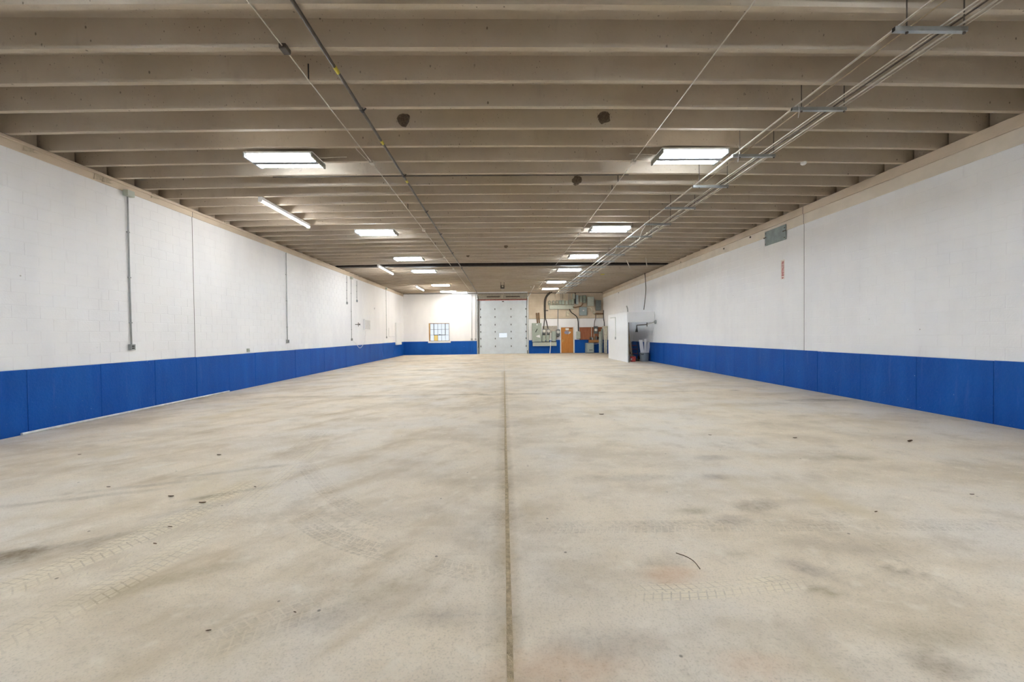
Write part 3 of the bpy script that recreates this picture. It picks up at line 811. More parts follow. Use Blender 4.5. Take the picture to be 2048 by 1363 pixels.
for i, (x, r, m_) in enumerate(((4.28, .008, EMT), (4.325, .006, EMT), (4.37, .008, DARKPIPE), (4.455, .0105, EMT), (4.505, .008, EMT))):
    ob = one('tray_conduit', MB().tube([(x, -3, TZ+.041+r), (x, 30.5, TZ+.041+r), (x+.15, 31.4, TZ-.0), (x+.2, 31.75, TZ-.2)], r, 8), m_,
             ('innermost pale conduit of the bundle on the trapeze hangers', 'thinnest pale conduit of the bundle on the trapeze hangers', 'dark conduit in the middle of the bundle on the trapeze hangers', 'thickest pale conduit of the bundle on the trapeze hangers', 'outermost pale conduit of the bundle on the trapeze hangers')[i], 'conduit', (x, 14, TZ), cg, True)
# sagging cables that cross between the two sides of the hangers
for ci, pa in enumerate((((3.88, 11.1, TZ+.05), (3.93, 11.6, TZ-.02), (4.05, 12.3, TZ-.12), (4.22, 13.2, TZ-.02), (4.33, 14.0, TZ+.06)), ((3.87, 14.0, TZ+.06), (3.92, 14.5, TZ-.05), (3.97, 15.6, TZ+.0), (4.05, 20, TZ+.05), (4.1, 27, TZ+.05)))):
    one('drooping_cable', MB().tube(mid_path(pa), .009, 6), EMT, ('pale cable drooping between trapeze hangers before the girder', 'pale cable swinging in and running along the trapeze hangers')[ci], 'cable', pa[2], None, True)
for y, xx in ((5.43, 3.9), (6.83, 3.9)):
    one('cable_tie', MB().tube([(xx, y-.02, TZ+.08), (xx+.005, y-.025, TZ-.02), (xx-.005, y-.02, TZ-.1)], .004, 6), WPAINT, 'loose white cable tie tail on a trapeze channel', 'cable tie', (xx, y, TZ), 'white cable ties', True)
# old flat cable fixed to the joists next to the trays
one('flat_cable', MB().tube([(4.35, -3, soffit(4.35)-.01), (4.35, 9, soffit(4.35)-.01)], .008, 6), plain('tan_cable', (170, 154, 126), .8), 'tan cable stapled to the joists above the trapeze bundle', 'cable', (4.35, 4, 4.7), None, True)
p = PZ(1607, 331, soffit(5.5)-.01); k = round((p.y-Y0)/SP); p = px(1607, 331, 1, Y0+SP*k-JW/2); p.z = soffit(p.x)
one('ceiling_fitting', MB().lathe(p+Vector((0, 0, -.05)), [(.03, 0), (.05, .02), (.05, .05)], 14), WPAINT, 'small white round fitting under a joist near the conduit trays', 'fitting', p, None, True)
# hanger straps near the girder
for a, b in (((1252.5, 519), (1260, 535.5)), ((1291, 517.5), (1294, 533))):
    p0 = PZ(*a, soffit(6)-.01); p0.y = Y0+SP*round((p0.y-Y0)/SP)-.03; p0 = px(*a, 1, p0.y); p0.z = soffit(p0.x)+.003; q0 = px(*b, 1, p0.y-.05)
    one('metal_strap', MB().tube([p0, (q0+p0)/2, q0], .02, 6), EMT, 'pale metal strap hanging by the dark girder', 'strap', p0, 'straps hanging by the girder')
p = PZ(1205, 548, soffit(5)-.005); one('yellow_tag', MB().box((p.x-.1, p.y-.12, p.z-.02), (p.x+.1, p.y+.12, p.z+.005), .006), YELLOW, 'small yellow tag stuck under a joist', 'tag', p)

# ================================================================== LEFT WALL FITTINGS
def drop(top, bot, rad, topbox, botbox, label, group=None):
    a, b = PL(*top), PL(*bot); y = (a.y+b.y)/2; x = XL+.02
    t = thing('wall_conduit', label, 'conduit', (XL+.01, y, b.z), group)
    MB().tube([(x+.01, a.y, a.z), (x, y, (a.z+b.z)/2), (x, b.y, b.z)], rad, 8).build('pipe', CONDUIT, t, True)
    if topbox: MB().box((XL+.001, a.y-topbox/2, a.z-.05), (XL+.11, a.y+topbox/2, a.z+.07), .006).build('junction_box', LIGHTBOX, t)
    if botbox:
        bx = MB().box((XL+.001, b.y-botbox/2, b.z-.1), (XL+.055, b.y+botbox/2, b.z+.02), .006).build('outlet_box', CONDUIT, t)
        for dz in (-.06, -.02): MB().box((XL+.055, b.y-botbox*.25, b.z+dz-.012), (XL+.058, b.y+botbox*.25, b.z+dz+.012)).build('socket', BLACK, bx)
    for f in (.25, .55, .85):
        z = a.z+(b.z-a.z)*f; yy_ = a.y+(b.y-a.y)*f
        MB().box((XL+.001, yy_-.03, z-.012), (XL+.034, yy_+.03, z+.012), .004).build('pipe_strap', CONDUIT, t)
    return t


drop((252, 388), (261, 690), .014, .16, .12, 'tall grey conduit drop with a square box at both ends')
drop((570.5, 505), (574, 680), .013, 0, .12, 'grey conduit drop between the wall seam and the valve, ending low')
drop((692.5, 551), (693, 604), .012, 0, .1, 'short grey conduit drop ending high on the wall', 'short conduit drops')
drop((701, 556), (702.7, 677), .012, .16, .12, 'long grey conduit drop beside the wall valve')
drop((712.3, 561), (713, 600), .012, 0, .1, 'short grey conduit drop ending high on the wall', 'short conduit drops')
drop((771, 577), (772.4, 673), .013, .16, .1, 'long grey conduit drop nearest the window wall')
a, b = PL(37, 874), PL(455, 787.5)
one('loose_pipe', MB().tube([(XL+.05, a.y, .022), (XL+.045, (a.y+b.y)/2, .022), (XL+.05, b.y, .022)], .021, 8), plain('white_pvc', (226, 226, 222), .4), 'long white pipe lying on the floor against the blue wall', 'pipe', (XL+.05, (a.y+b.y)/2, 0), None, True)
p = PL(710.4, 648.5); t = thing('wall_valve', 'small dark valve sticking out beside the long conduit', 'valve', p)
MB().tube([p, p+Vector((.22, 0, 0))], .018, 8).tube([p+Vector((.16, 0, -.1)), p+Vector((.16, 0, .1))], .016, 8).build('body', DARKPIPE, t, True)
MB().lathe(p+Vector((.22, 0, 0)), [(.05, 0), (.05, .02)], 12, 'x').build('handwheel', BLACK, t, True)
a, b = PL(726.2, 638), PL(737.6, 660); t = thing('wall_panel_box', 'white painted breaker box with a cable leaving its bottom', 'breaker box', PL(732, 660))
MB().box((XL+.001, a.y, b.z), (XL+.09, b.y, a.z), .008).build('box', WPAINT, t)
MB().box((XL+.09, a.y+.05, b.z+.05), (XL+.098, b.y-.04, a.z-.05), .004).build('cover', MORTAR, t)
one('white_cable', MB().tube(mid_path([PL(731, 660)+Vector((.03, 0, 0)), PL(730, 670)+Vector((.02, 0, 0)), PL(727, 684)+Vector((.03, 0, 0)), PL(722, 693)+Vector((.04, 0, 0)), PL(717, 695)+Vector((.04, 0, 0)), PL(711, 687)+Vector((.03, 0, 0)), PL(703, 680)+Vector((.05, 0, 0))]), .011, 6), WPAINT, 'loose white cable drooping over the blue band', 'cable', PL(718, 694), None, True)
a, b = PL(789.6, 656), PL(800, 688.6); one('white_boxing', MB().box((XL+.018, a.y, b.z), (XL+.13, b.y, 2.4), .008), WPAINT, 'white boxed-in panel low beside the window wall corner', 'panel', (XL, a.y, b.z))
a, b = PL(776.5, 655), PL(789, 672.5); one('white_duct', MB().tube([(XL+.03, a.y, a.z), (XL+.03, a.y, b.z), (XL+.03, b.y, b.z)], .014, 6), MORTAR, 'thin white L-shaped pipe beside the white boxing', 'pipe', (XL, a.y, b.z))
p = PL(495, 700); one('pipe_stub', MB().box((XL+.001, p.y-.05, p.z-.05), (XL+.04, p.y+.05, p.z+.05), .005).tube([(XL+.03, p.y, p.z), (XL+.07, p.y, p.z-.02)], .015, 8), LIGHTBOX, 'small pipe stub just above the blue band', 'pipe', p)
p = PL(748.4, 616.6); one('round_fitting', MB().lathe(p, [(.05, 0), (.05, .05), (.02, .07)], 12, 'x'), WPAINT, 'small white round fitting high beside the breaker box', 'fitting', p, None, True)

# ================================================================== RIGHT WALL FITTINGS
c = [PR(1531.5, 463.9), PR(1573.4, 450), PR(1573.4, 478.2), PR(1531.5, 491.5)]
ya, yb = c[1].y, c[0].y; za, zb = c[2].z, c[0].z-.0
t = thing('cover_plate', 'grey steel cover plate bolted high on the white wall', 'cover plate', (XR, (ya+yb)/2, za))
MB().box((XR-.03, ya, za), (XR-.01, yb, zb), .003).build('plate', plain('weathered_steel', (150, 160, 158), .5, .45, .14, 4), t)
for y, z in ((ya+.04, zb-.09), (ya+.04, za+.06), (yb-.04, zb-.06), (yb-.04, za+.05), (ya+.1, (za+zb)/2+.03), (yb+.02, (za+zb)/2+.02)):
    MB().lathe((XR-.03, y, z), [(.014, 0), (.014, -.012)], 8, 'x').build('bolt', DARKPIPE, t)
for y in (ya+.06, yb-.0): MB().box((XR-.038, y-.07, (za+zb)/2+.02), (XR-.029, y+.05, (za+zb)/2+.05), .002).build('tab', DARKPIPE, t)

# red vertical sign
sy_, sz0, sz1 = PR(1565.7, 540).y, PR(1565.7, 558).z, PR(1565.7, 519.5).z
t = thing('wall_sign', 'narrow white sign with vertical red lettering and arrow', 'sign', (XR, sy_, sz0))
MB().box((XR-.006, sy_-.075, sz0), (XR-.001, sy_+.075, sz1), .001).build('plate', plain('sign_white', (236, 226, 218), .5, 0, .02), t)
SIGNRED = plain('sign_red', (176, 44, 52), .5, 0, .06)
fc = bpy.data.curves.new('sign_text', 'FONT'); fc.body = 'FIRE EXTINGUISHER'; fc.size = .062; fc.offset = .0022; fc.extrude = .0008; fc.align_x = 'CENTER'; fc.align_y = 'CENTER'
fo = bpy.data.objects.new('tmp_text', fc); COL.objects.link(fo); bpy.context.view_layer.update()
me = bpy.data.meshes.new_from_object(fo.evaluated_get(bpy.context.evaluated_depsgraph_get())); bpy.data.objects.remove(fo)
xsz = [v.co.x for v in me.vertices]; W = max(xsz)-min(xsz); H = (sz1-sz0)*.78
for v in me.vertices:
    u, q = v.co.x/W*H, v.co.y
    v.co = Vector((XR-.0068-v.co.z, sy_-q*1.9, (sz0+sz1)/2+.02-u))-Vector(t.location)
me.materials.clear(); me.materials.append(SIGNRED); me.name = 'lettering'
o = bpy.data.objects.new('lettering', me); COL.objects.link(o); o.parent = t
MB().prism([(XR-.0065, sy_, sz0+.012), (XR-.0065, sy_-.05, sz0+.05), (XR-.0065, sy_+.05, sz0+.05)], (-.0012, 0, 0)).build('arrow', SIGNRED, t)

pts = [PR(1291.5, 546), PR(1293.5, 560), PR(1295, 580), PR(1294, 600), PR(1292.5, 618)]
one('hanging_cable', MB().tube(mid_path([p+Vector((-.05-.02*i, 0, 0)) for i, p in enumerate(pts)]+[Vector((XR-.12, PR(1292.5, 618).y, 2.82))]), .02, 8), DARKPIPE, 'grey cable dropping from the bond beam to the white closet', 'cable', pts[2], None, True)
for sx, sy in ((1238, 585), (1363, 524), (1449, 497), (1502, 474)):
    p = PR(sx, sy); one('wall_anchor', MB().box((XR-.04, p.y-.022, p.z-.025), (XR-.009, p.y+.022, p.z+.025), .005), DARKPIPE, 'small dark anchor on the upper right wall', 'anchor', p, 'small wall anchors')

# ---- white closet built against the right wall
A = PZ(1217.9, 715.8, 0); Bq = PZ(1253.6, 724.4, 0); ex = (A.x+Bq.x)/2; ey0, ey1 = Bq.y, A.y
hz0 = px(1275, 644, 1, ey0).z; hz1 = px(1275, 623, 1, ey0).z
cl = thing('white_closet', 'white boxed closet with an open front against the block wall', 'closet', (ex, ey0, 0))
MB().box((ex, ey0, 0), (ex+.06, ey1, hz1), .006).build('side_panel', WPAINT, cl)
MB().box((ex+.06, ey1-.06, 0), (XR-.02, ey1, hz1), .006).build('rear_panel', WPAINT, cl)
MB().box((ex+.061, ey0, hz0), (XR-.02, ey0+.08, hz1-.001), .006).build('header', WPAINT, cl)
MB().box((ex+.062, ey0+.001, 0), (ex+.1, ey0+.12, hz0), .004).build('jamb', plain('dark_jamb', (96, 84, 72), .7), cl)
lp = MB(); zc = px(1233, 634, 0, ex).z; yc0 = px(1221, 634, 0, ex).y; yc1 = px(1231.5, 634, 0, ex).y; zlow = px(1231.5, 674, 0, ex).z
lp.tube([(ex-.02, yc0, zc), (ex-.02, yc1, zc), (ex-.02, yc1, zlow)], .013, 6)
t = thing('closet_conduit', 'thin L-shaped conduit with outlet on the closet side', 'conduit', (ex, yc1, zlow))
lp.build('pipe', LIGHTBOX, t, True)
MB().box((ex-.05, yc1-.05, zlow-.12), (ex-.001, yc1+.05, zlow+.02), .006).build('outlet_box', CONDUIT, t)
q = [px(1253, 611, 1, ey0+.1), px(1254.5, 615, 1, ey0+.1), px(1255.3, 620, 1, ey0+.1), px(1255.5, 625, 1, ey0+.1)]
one('vent_stub', MB().tube(mid_path(q), .03, 8), CONDUIT, 'short bent pipe on top of the white closet', 'pipe', q[3], None, True)
# wall-hung swing arm across the opening
ya_ = ey0-.16; b0 = Vector((XR-.012, ya_, px(1309, 643.5, 1, ya_).z)); e0 = px(1294, 648.5, 1, ya_); e1 = px(1273.5, 650, 1, ya_-.05)
t = thing('swing_arm', 'dark swing arm bracketed to the wall reaching into the closet', 'bracket arm', b0)
MB().lathe(b0, [(.1, 0), (.1, -.05), (.04, -.09)], 12, 'x').build('wall_bracket', CONDUIT, t, True)
MB().tube([b0+Vector((-.06, 0, 0)), e0], .022, 8).build('rod', EMT, t, True)
MB().tube([e0, e1], .024, 8).tube([e0+Vector((0, 0, .1)), e0+Vector((0, 0, -.1))], .022, 8).build('arm', DARKPIPE, t, True)
MB().tube([e1, e1+Vector((0, 0, -.14)), e1+Vector((-.01, 0, -.34))], [.025, .03, .07], 10).build('hanging_head', BLACK, t, True)

# ---- things standing in and by the closet
tc = PZ(1289.5, 722, 0); tc = Vector((tc.x-.02, tc.y, 0))
t = thing('rubbish_bin', 'round grey plastic bin holding white boards', 'bin', tc)
k = tc.y/F
RB_, RT_ = 8.2*k, 9.2*k; HBn = px(1289, 704.5, 1, tc.y).z
prof = [(RB_*.96, 0), (RB_, .015), (RB_+(RT_-RB_)*.9, HBn*.9), (RT_*1.06, HBn*.91), (RT_*1.08, HBn), (RT_*.98, HBn), (RT_*.95, HBn*.9), (RB_*.93, .03)]
MB().lathe(tc, prof, 28).build('tub', plain('grey_plastic', (150, 160, 166), .5, 0, .05), t, True)
for sg in (-1,):
    hx = tc.x+sg*RT_*.75; MB().tube([(hx-.06, tc.y-RT_*.75, HBn*.93), (hx-.06, tc.y-RT_*.85, HBn*.8), (hx+.06, tc.y-RT_*.9, HBn*.8), (hx+.06, tc.y-RT_*.8, HBn*.93)], .014, 6).build('handle', BLACK, t, True)
for i, (bx, tx, ty, wdt, lab) in enumerate(((1286, 1281.5, 679.5, .19, 'widest white board leaning out of the grey bin'), (1290, 1291, 677.5, .13, 'tallest white board upright in the grey bin'), (1294, 1296, 683, .09, 'narrow white board tilted toward the wall in the grey bin'), (1295, 1299.5, 684, .08, 'outermost thin white board in the grey bin'))):
    b = px(bx, 716, 1, tc.y+.02*(i % 2)-.03); e = px(tx, ty, 1, tc.y+.1-.08*(i % 2)); dv = Vector((wdt/2, 0, 0))
    one('white_board', MB().prism([b-dv, b+dv, e+dv, e-dv], (0, .012+.004*i, 0)), WPAINT, lab, 'board', b, 'white boards in the bin')
bc = PZ(1266, 722.6, 0); k = bc.y/F
t = thing('red_pail', 'small red pail with a white label on the closet floor', 'pail', bc)
MB().lathe(bc, [(5*k, 0), (5.8*k, 9.6*k), (6*k, 10*k), (5.6*k, 10*k), (4.8*k, .03)], 22).build('tub', plain('red_plastic', (222, 96, 90), .45, 0, .08), t, True)
MB().box((bc.x-5.4*k, bc.y-3.4*k, 3*k), (bc.x-3.4*k, bc.y-5.2*k, 7*k), .004).build('label', WPAINT, t)
MB().tube(mid_path([(bc.x-5.7*k, bc.y, 9.2*k), (bc.x-3*k, bc.y+1.5*k, 12*k), (bc.x+2*k, bc.y+1.5*k, 12*k), (bc.x+5.7*k, bc.y, 9.2*k)]), .006, 6).build('bail', STEEL, t, True)
for (bx, by, tx, ty, lab) in ((1264.5, 707, 1257.5, 664, 'longest pale wooden broom handle leaning in the closet'), (1262, 713, 1256.5, 692, 'short pale wooden stick leaning behind the red pail'), (1265.5, 704, 1258.5, 688, 'thin pale wooden stick beside the broom handle')):
    b = PZ(bx, by+12, 0); b.y = bc.y+.35; b.x = px(bx, by, 1, b.y).x; e = px(tx, ty, 1, ey0+.7)
    one('wooden_handle', MB().tube([Vector((b.x, b.y, .01)), e], .018, 8), HANDLE, lab, 'handle', b, 'sticks leaning in the closet', True)
# red hand truck behind the pail
h0 = px(1264.5, 705, 1, ey0+1.9); h1 = px(1275, 695, 1, ey0+1.9)
t = thing('hand_truck', 'red metal hand truck in the dark of the closet', 'hand truck', (h0.x, h0.y, 0)); REDM = plain('red_enamel', (150, 60, 58), .5, .1)
for x in (h0.x, h1.x): MB().tube([(x, h0.y-.1, .12), (x, h0.y+.1, 1.0)], .016, 8).build('rail', DARKPIPE, t, True)
for z in (.35, .6, .8): MB().tube([(h0.x, h0.y-.04+.2*z-.05, z), (h1.x, h0.y-.04+.2*z-.05, z)], .016, 8).build('crossbar', REDM, t, True)
MB().box((h0.x-.02, h0.y-.3, .0), (h1.x+.02, h0.y-.08, .015)).build('toe_plate', STEEL, t)
for x in (h0.x-.05, h1.x+.05): MB().lathe((x, h0.y, .12), [(.12, -.025), (.12, .025)], 16, 'x').build('wheel', BLACK, t, True)
g0 = PZ(1273, 721.5, 0)
one('dust_pan', MB().prism([g0+Vector((-.2, -.1, .0)), g0+Vector((.12, -.16, .0)), g0+Vector((.2, .15, .06)), g0+Vector((-.15, .2, .06))], (0, 0, .02)), DARKPIPE, 'dark dustpan between the red pail and the bin', 'dustpan', g0)
one('push_broom', MB().tube([g0+Vector((.1, .3, .04)), g0+Vector((-.15, .6, .42))], .035, 8), DARKPIPE, 'dark tool head leaning behind the dustpan', 'tool', g0, None, True)

# ---- fittings on the far end of the right wall
for i, sx in enumerate((1211.5, 1215)):
    p = PR(sx, 660); one('cream_pipe', MB().tube([(XR-.08, p.y, .0), (XR-.08, p.y, PR(sx, 655).z+.1)], .07, 10), CREAM, ('cream standpipe in the far corner' if i == 0 else 'cream standpipe next to the white closet'), 'pipe', (XR-.08, p.y, 0), None, True)
p = PR(1213, 653); one('corner_bracket', MB().box((XR-.2, PR(1216, 653).y, p.z-.04), (XR-.0, PR(1209, 653).y, p.z+.04), .01), CREAM, 'cream bracket over the two standpipes', 'bracket', p)
one('black_cable', MB().tube(mid_path([PR(1208, 620)+Vector((-.04, 0, 0)), PR(1208.5, 635)+Vector((-.06, 0, 0)), PR(1210, 645)+Vector((-.06, 0, 0)), PR(1210, 652)+Vector((-.06, 0, 0))]), .03, 8), BLACK, 'black cable coming down the far wall corner', 'cable', PR(1209, 640), None, True)

# ================================================================== BACK WALL ELECTRICS
def bbox(a, b, depth, off=0.0, ch=.01):
    p, q_ = PB(*a), PB(*b)
    return MB().box((p.x, YB-off-depth, q_.z), (q_.x, YB-off+.0, p.z), ch), Vector(((p.x+q_.x)/2, YB-off, q_.z))


def ebox(name, a, b, depth, mat, label, cat='electrical box', group=None, off=.02, door=True, knob=None):
    mb, c = bbox(a, b, depth, off); t = thing(name, label, cat, c, group)
    mb.build('body', mat, t)
    if door:
        p, q_ = PB(*a), PB(*b); m_ = .03
        MB().box((p.x+m_, YB-off-depth-.012, q_.z+m_), (q_.x-m_, YB-off-depth, p.z-m_), .005).build('cover', mat, t)
        MB().box((q_.x-m_-.03, YB-off-depth-.03, (p.z+q_.z)/2-.04), (q_.x-m_-.01, YB-off-depth-.01, (p.z+q_.z)/2+.04), .004).build('latch', STEEL, t)
    return t


mp = ebox('main_switch_cabinet', (1063.8, 646), (1082.7, 683.1), .3, GREYBOX, 'tall grey-green switch cabinet with a slanted black handle', 'switch cabinet')
y = YB-.345
p, q_ = PB(1070.3, 663.9), PB(1074, 657.5); MB().tube([(p.x, y, p.z), (q_.x, y, q_.z)], .028, 8).build('switch_handle', BLACK, mp)
p = PB(1075.5, 672); MB().prism([(p.x-.17, y, p.z+.02), (p.x+.12, y, p.z+.12), (p.x+.16, y, p.z-.12), (p.x-.1, y, p.z-.05)], (0, .012, 0)).build('white_label', WPAINT, mp)
p = PB(1073.3, 649); MB().lathe((p.x, YB-.33, p.z), [(.06, 0), (.06, .02)], 14, 'y').build('round_seal', WPAINT, mp, True)
ebox('wireway', (1065.2, 684.1), (1112.5, 691.2), .2, LIGHTBOX, 'long low wireway under the switch cabinet', 'wireway', door=False)
mb, c = bbox((1085, 651.7), (1114.5, 677), .02, .022, .003); one('backboard', mb, plain('grey_backboard', (186, 178, 164), .8), 'grey backboard behind the small meters', 'board', c)
SW = 'small switch boxes under the two meters'
ebox('switch_box', (1083.4, 670), (1090.2, 682.6), .2, GREYBOX, 'small switch box under a meter, next to another', 'switch box', SW, off=.045)
ebox('switch_box', (1091.5, 669.5), (1098.3, 682.6), .2, GREYBOX, 'small switch box under a meter, next to another', 'switch box', SW, off=.045)
ebox('switch_box', (1103, 662.2), (1111.4, 682), .22, GREYBOX, 'taller narrow switch box with a pale top edge', 'switch box', off=.045)


def meter(c, base, label, group=None, r=.12, off=.045):
    p = PB(*c); a, b = base
    mb, cc = bbox(a, b, .13, off); t = thing('electric_meter', label, 'meter', cc, group)
    mb.build('socket_base', SLATEBOX, t)
    MB().lathe((p.x, YB-off-.13, p.z), [(r, 0), (r, .03), (r*.9, .04), (r*.85, .12), (r*.6, .15)], 18, 'y').build('meter_dial', plain('meter_white', (224, 222, 214), .25, 0, .03), t, True)
    MB().lathe((p.x, YB-off-.129, p.z), [(r*1.12, 0), (r*1.12, .02)], 18, 'y').build('ring', STEEL, t, True)


meter((1087.6, 662), ((1084.8, 657.8), (1090.6, 668.8)), 'round electric meter fed by a black conduit', 'meters under the black conduits')
meter((1096.2, 662), ((1093.4, 657.8), (1099, 668.8)), 'round electric meter fed by a black conduit', 'meters under the black conduits')
meter((1115.8, 663.6), ((1112.8, 658.5), (1119.3, 672)), 'round electric meter beside the orange door')
for a, b, lab in (((1085.2, 668.2), (1090.2, 670.6), 'black fitting joining the first meter to its switch box'), ((1093.6, 668.2), (1098.6, 670.2), 'black fitting joining the second meter to its switch box'), ((1113, 671.6), (1117, 673.2), 'black fitting under the meter beside the orange door'),
                  ((1083.6, 682.3), (1098.2, 684.3), 'black nipples between two small switch boxes and the wireway'), ((1102.6, 681.8), (1111.8, 684.3), 'black nipples between the taller switch box and the wireway')):
    mb, c = bbox(a, b, .12, .06, .006); one('black_fitting', mb, BLACK, lab, 'fitting', c)
for i, pa in enumerate((((1100, 583.5), (1095, 588), (1092, 592), (1089, 599.5), (1088.5, 606), (1088.5, 619), (1089, 633), (1088.6, 642), (1087.4, 657)),
                        ((1104, 583.5), (1100, 586.4), (1093.8, 593), (1091.8, 599), (1090.9, 606), (1090.9, 619), (1091, 635), (1093.2, 643.6), (1096.2, 657)))):
    one('black_conduit', MB().tube(mid_path([PB(*q, .07) for q in pa]), .033, 8), plain('brown_black_conduit', (60, 52, 46), .5), 'curved black conduit from the ceiling to a meter', 'conduit', PB(*pa[4], .07), 'black conduits to the meters', True)
mb, c = bbox((1088, 619.8), (1096, 621.6), .12, .0, .004); one('conduit_strap', mb, DARKPIPE, 'dark strut strap across the black conduits', 'strap', c)
for i, (a, b) in enumerate((((1073.4, 626.5), (1075.2, 647)), ((1077.7, 626), (1078.8, 647)))):
    one('brown_conduit', MB().tube(mid_path([PB(*a, .08), PB(a[0], a[1]+1, .12), PB((a[0]+b[0])/2, 636, .14), PB(*b, .14)]), .05, 10), COPPER, 'short brown conduit into the top of the switch cabinet', 'conduit', PB(*b, .14), 'brown conduits over the switch cabinet', True)
one('white_drain_pipe', MB().tube([PB(1101.8, 665, .1), PB(1101.6, 682, .1), PB(1101.4, 683.2, .27), PB(1101, 692, .27), PB(1099.9, 704.5, .3), PB(1099.8, 706.2, .32)], .03, 8), WPAINT, 'white pipe running from the wireway down to the floor', 'pipe', PB(1100, 700, .3), None, True)
one('grey_riser', MB().tube([PB(1115.8, 618, .03), PB(1115.8, 659, .03)], .028, 8), CONDUIT, 'grey riser conduit above the meter by the orange door', 'conduit', PB(1115.8, 640, .03), None, True)

ebox('upper_wireway', (1098.3, 610.2), (1147.3, 617.9), .2, LIGHTBOX, 'long upper wireway below the row of small boxes', 'wireway', door=False)
for i, (a, b) in enumerate((((1095.7, 600.8), (1101.4, 609.8)), ((1103.6, 600.8), (1108.9, 609.8)), ((1110.4, 600.3), (1115.8, 609.8)))):
    p, q_ = PB(*a), PB(*b); r = (q_.x-p.x)/2; c = Vector(((p.x+q_.x)/2, YB-.02, q_.z)); t = thing('socket_box', 'rounded grey meter socket above the upper wireway', 'meter socket', c, 'rounded meter sockets')
    pts_ = [(p.x, YB-.13, q_.z), (q_.x, YB-.13, q_.z)]+[(c.x+r*math.cos(PI*k/8), YB-.13, p.z-r+r*math.sin(PI*k/8)) for k in range(9)]
    MB().prism(pts_, (0, .11, 0)).build('body', plain('aged_grey', (142, 142, 128), .5, .1), t)
    MB().lathe((c.x, YB-.13, (p.z+q_.z)/2+.02), [(r*.6, 0), (r*.6, .05), (r*.4, .08)], 16, 'y').build('dial', CREAM, t, True)
NB = 'small grey boxes on the upper wireway'
for a, b, m_ in (((1117, 600.3), (1122, 608.6), GREYBOX), ((1122.6, 600.3), (1128.2, 608.6), GREYBOX), ((1130.4, 601), (1135.3, 609), LIGHTBOX), ((1136.8, 599.4), (1141.4, 608.6), GREYBOX), ((1142, 598.8), (1147.6, 608.6), GREYBOX)):
    ebox('small_box', a, b, .14, m_, 'small grey box mounted on top of the upper wireway', 'electrical box', NB)
for xx in (1121.5, 1125.5, 1137.5, 1140.5):
    one('box_riser', MB().tube([PB(xx, 586, .06), PB(xx, 600.5, .06)], .018, 6), CONDUIT, 'thin riser from a small box up to the ceiling', 'conduit', PB(xx, 595, .06), 'risers over the small boxes')
ebox('splice_box', (1144.7, 587.6), (1149.6, 598), .15, LIGHTBOX, 'pale splice box close under the joists', 'electrical box')
one('dark_riser', MB().tube([PB(1150.4, 585, .1), PB(1150.4, 607, .1)], .035, 8), BLACK, 'black riser beside the pale splice box', 'conduit', PB(1150.4, 596, .1), None, True)
ebox('tall_grey_box', (1151.2, 590), (1156.2, 608.3), .16, BLUEBOX, 'tall narrow blue-grey box beside the black riser', 'electrical box')
ebox('breaker_box', (1159, 591.5), (1164.2, 603.8), .15, GREYBOX, 'narrow breaker box with two dark openings', 'electrical box')
ebox('fuse_box', (1165, 590.5), (1171.2, 605), .15, plain('moss_grey', (136, 146, 128), .5), 'moss-grey fuse box next to the large pale panel', 'electrical box')
ebox('large_panel', (1173.7, 593.5), (1187.2, 611.7), .2, LIGHTBOX, 'large pale green panel near the ceiling', 'electrical panel')
ebox('corner_breaker_cabinet', (1190.8, 600.5), (1200.9, 620.5), .22, SLATEBOX, 'dark slate panel in the upper wall corner', 'electrical panel')
t = ebox('blue_panel', (1158.2, 614), (1173.1, 630.5), .2, BLUEBOX, 'blue-grey panel with a white sticker below the breaker boxes', 'electrical panel')
p = PB(1165.7, 621); MB().box((p.x-.06, YB-.245, p.z-.05), (p.x+.06, YB-.232, p.z+.05), .002).build('sticker', WPAINT, t)
ebox('beige_box', (1131.8, 621), (1137.6, 631.6), .15, CREAM, 'small beige box under the upper wireway', 'electrical box')
one('cream_elbow', MB().tube(mid_path([PB(1172.3, 614.2, .1), PB(1177, 614.2, .1), PB(1181, 615.6, .1), PB(1183, 619, .1), PB(1183.4, 623.4, .1)]), .045, 8), CREAM, 'cream elbow pipe beside the blue-grey panel', 'pipe', PB(1181, 616, .1), None, True)
t = thing('brown_header_pipe', 'thick brown pipe with a valve running to the corner', 'pipe', PB(1197, 627, .12))
MB().tube([PB(1189, 627, .12), PB(1206.5, 627, .12)], .06, 10).build('pipe', COPPER, t, True)
p = PB(1188.3, 625.5, .12); MB().lathe(p, [(.07, -.08), (.1, 0), (.07, .08)], 12, 'x').tube([p, p+Vector((-.02, 0, .2))], .02, 8).build('valve', CREAM, t, True)
one('dark_link', MB().tube(mid_path([PB(1146, 613.5, .27), PB(1150, 614.6, .25), PB(1156, 613, .2), PB(1162, 611.5, .15), PB(1166, 606, .12)]), .04, 8), COPPER, 'brown conduit linking the upper wireway to the fuse box', 'conduit', PB(1155, 613, .2), None, True)
one('service_cable', MB().tube(mid_path([PB(1139, 617.5, .1), PB(1140.3, 620.5, .1), PB(1143.5, 625, .08), PB(1149, 629, .09), PB(1153.5, 633.4, .12), PB(1155.8, 640.4, .13), PB(1156.5, 650, .13), PB(1156.8, 662, .13)]), .033, 8), BLACK, 'thick black cable curving from the upper wireway past the door', 'cable', PB(1150, 630, .06), None, True)
one('grey_cable', MB().tube(mid_path([PB(1191.6, 629, .1), PB(1191, 636, .1), PB(1189.2, 643, .1), PB(1188.3, 653, .12)]), .024, 8), DARKPIPE, 'thin dark cable under the brown valve', 'cable', PB(1190, 640, .1), None, True)
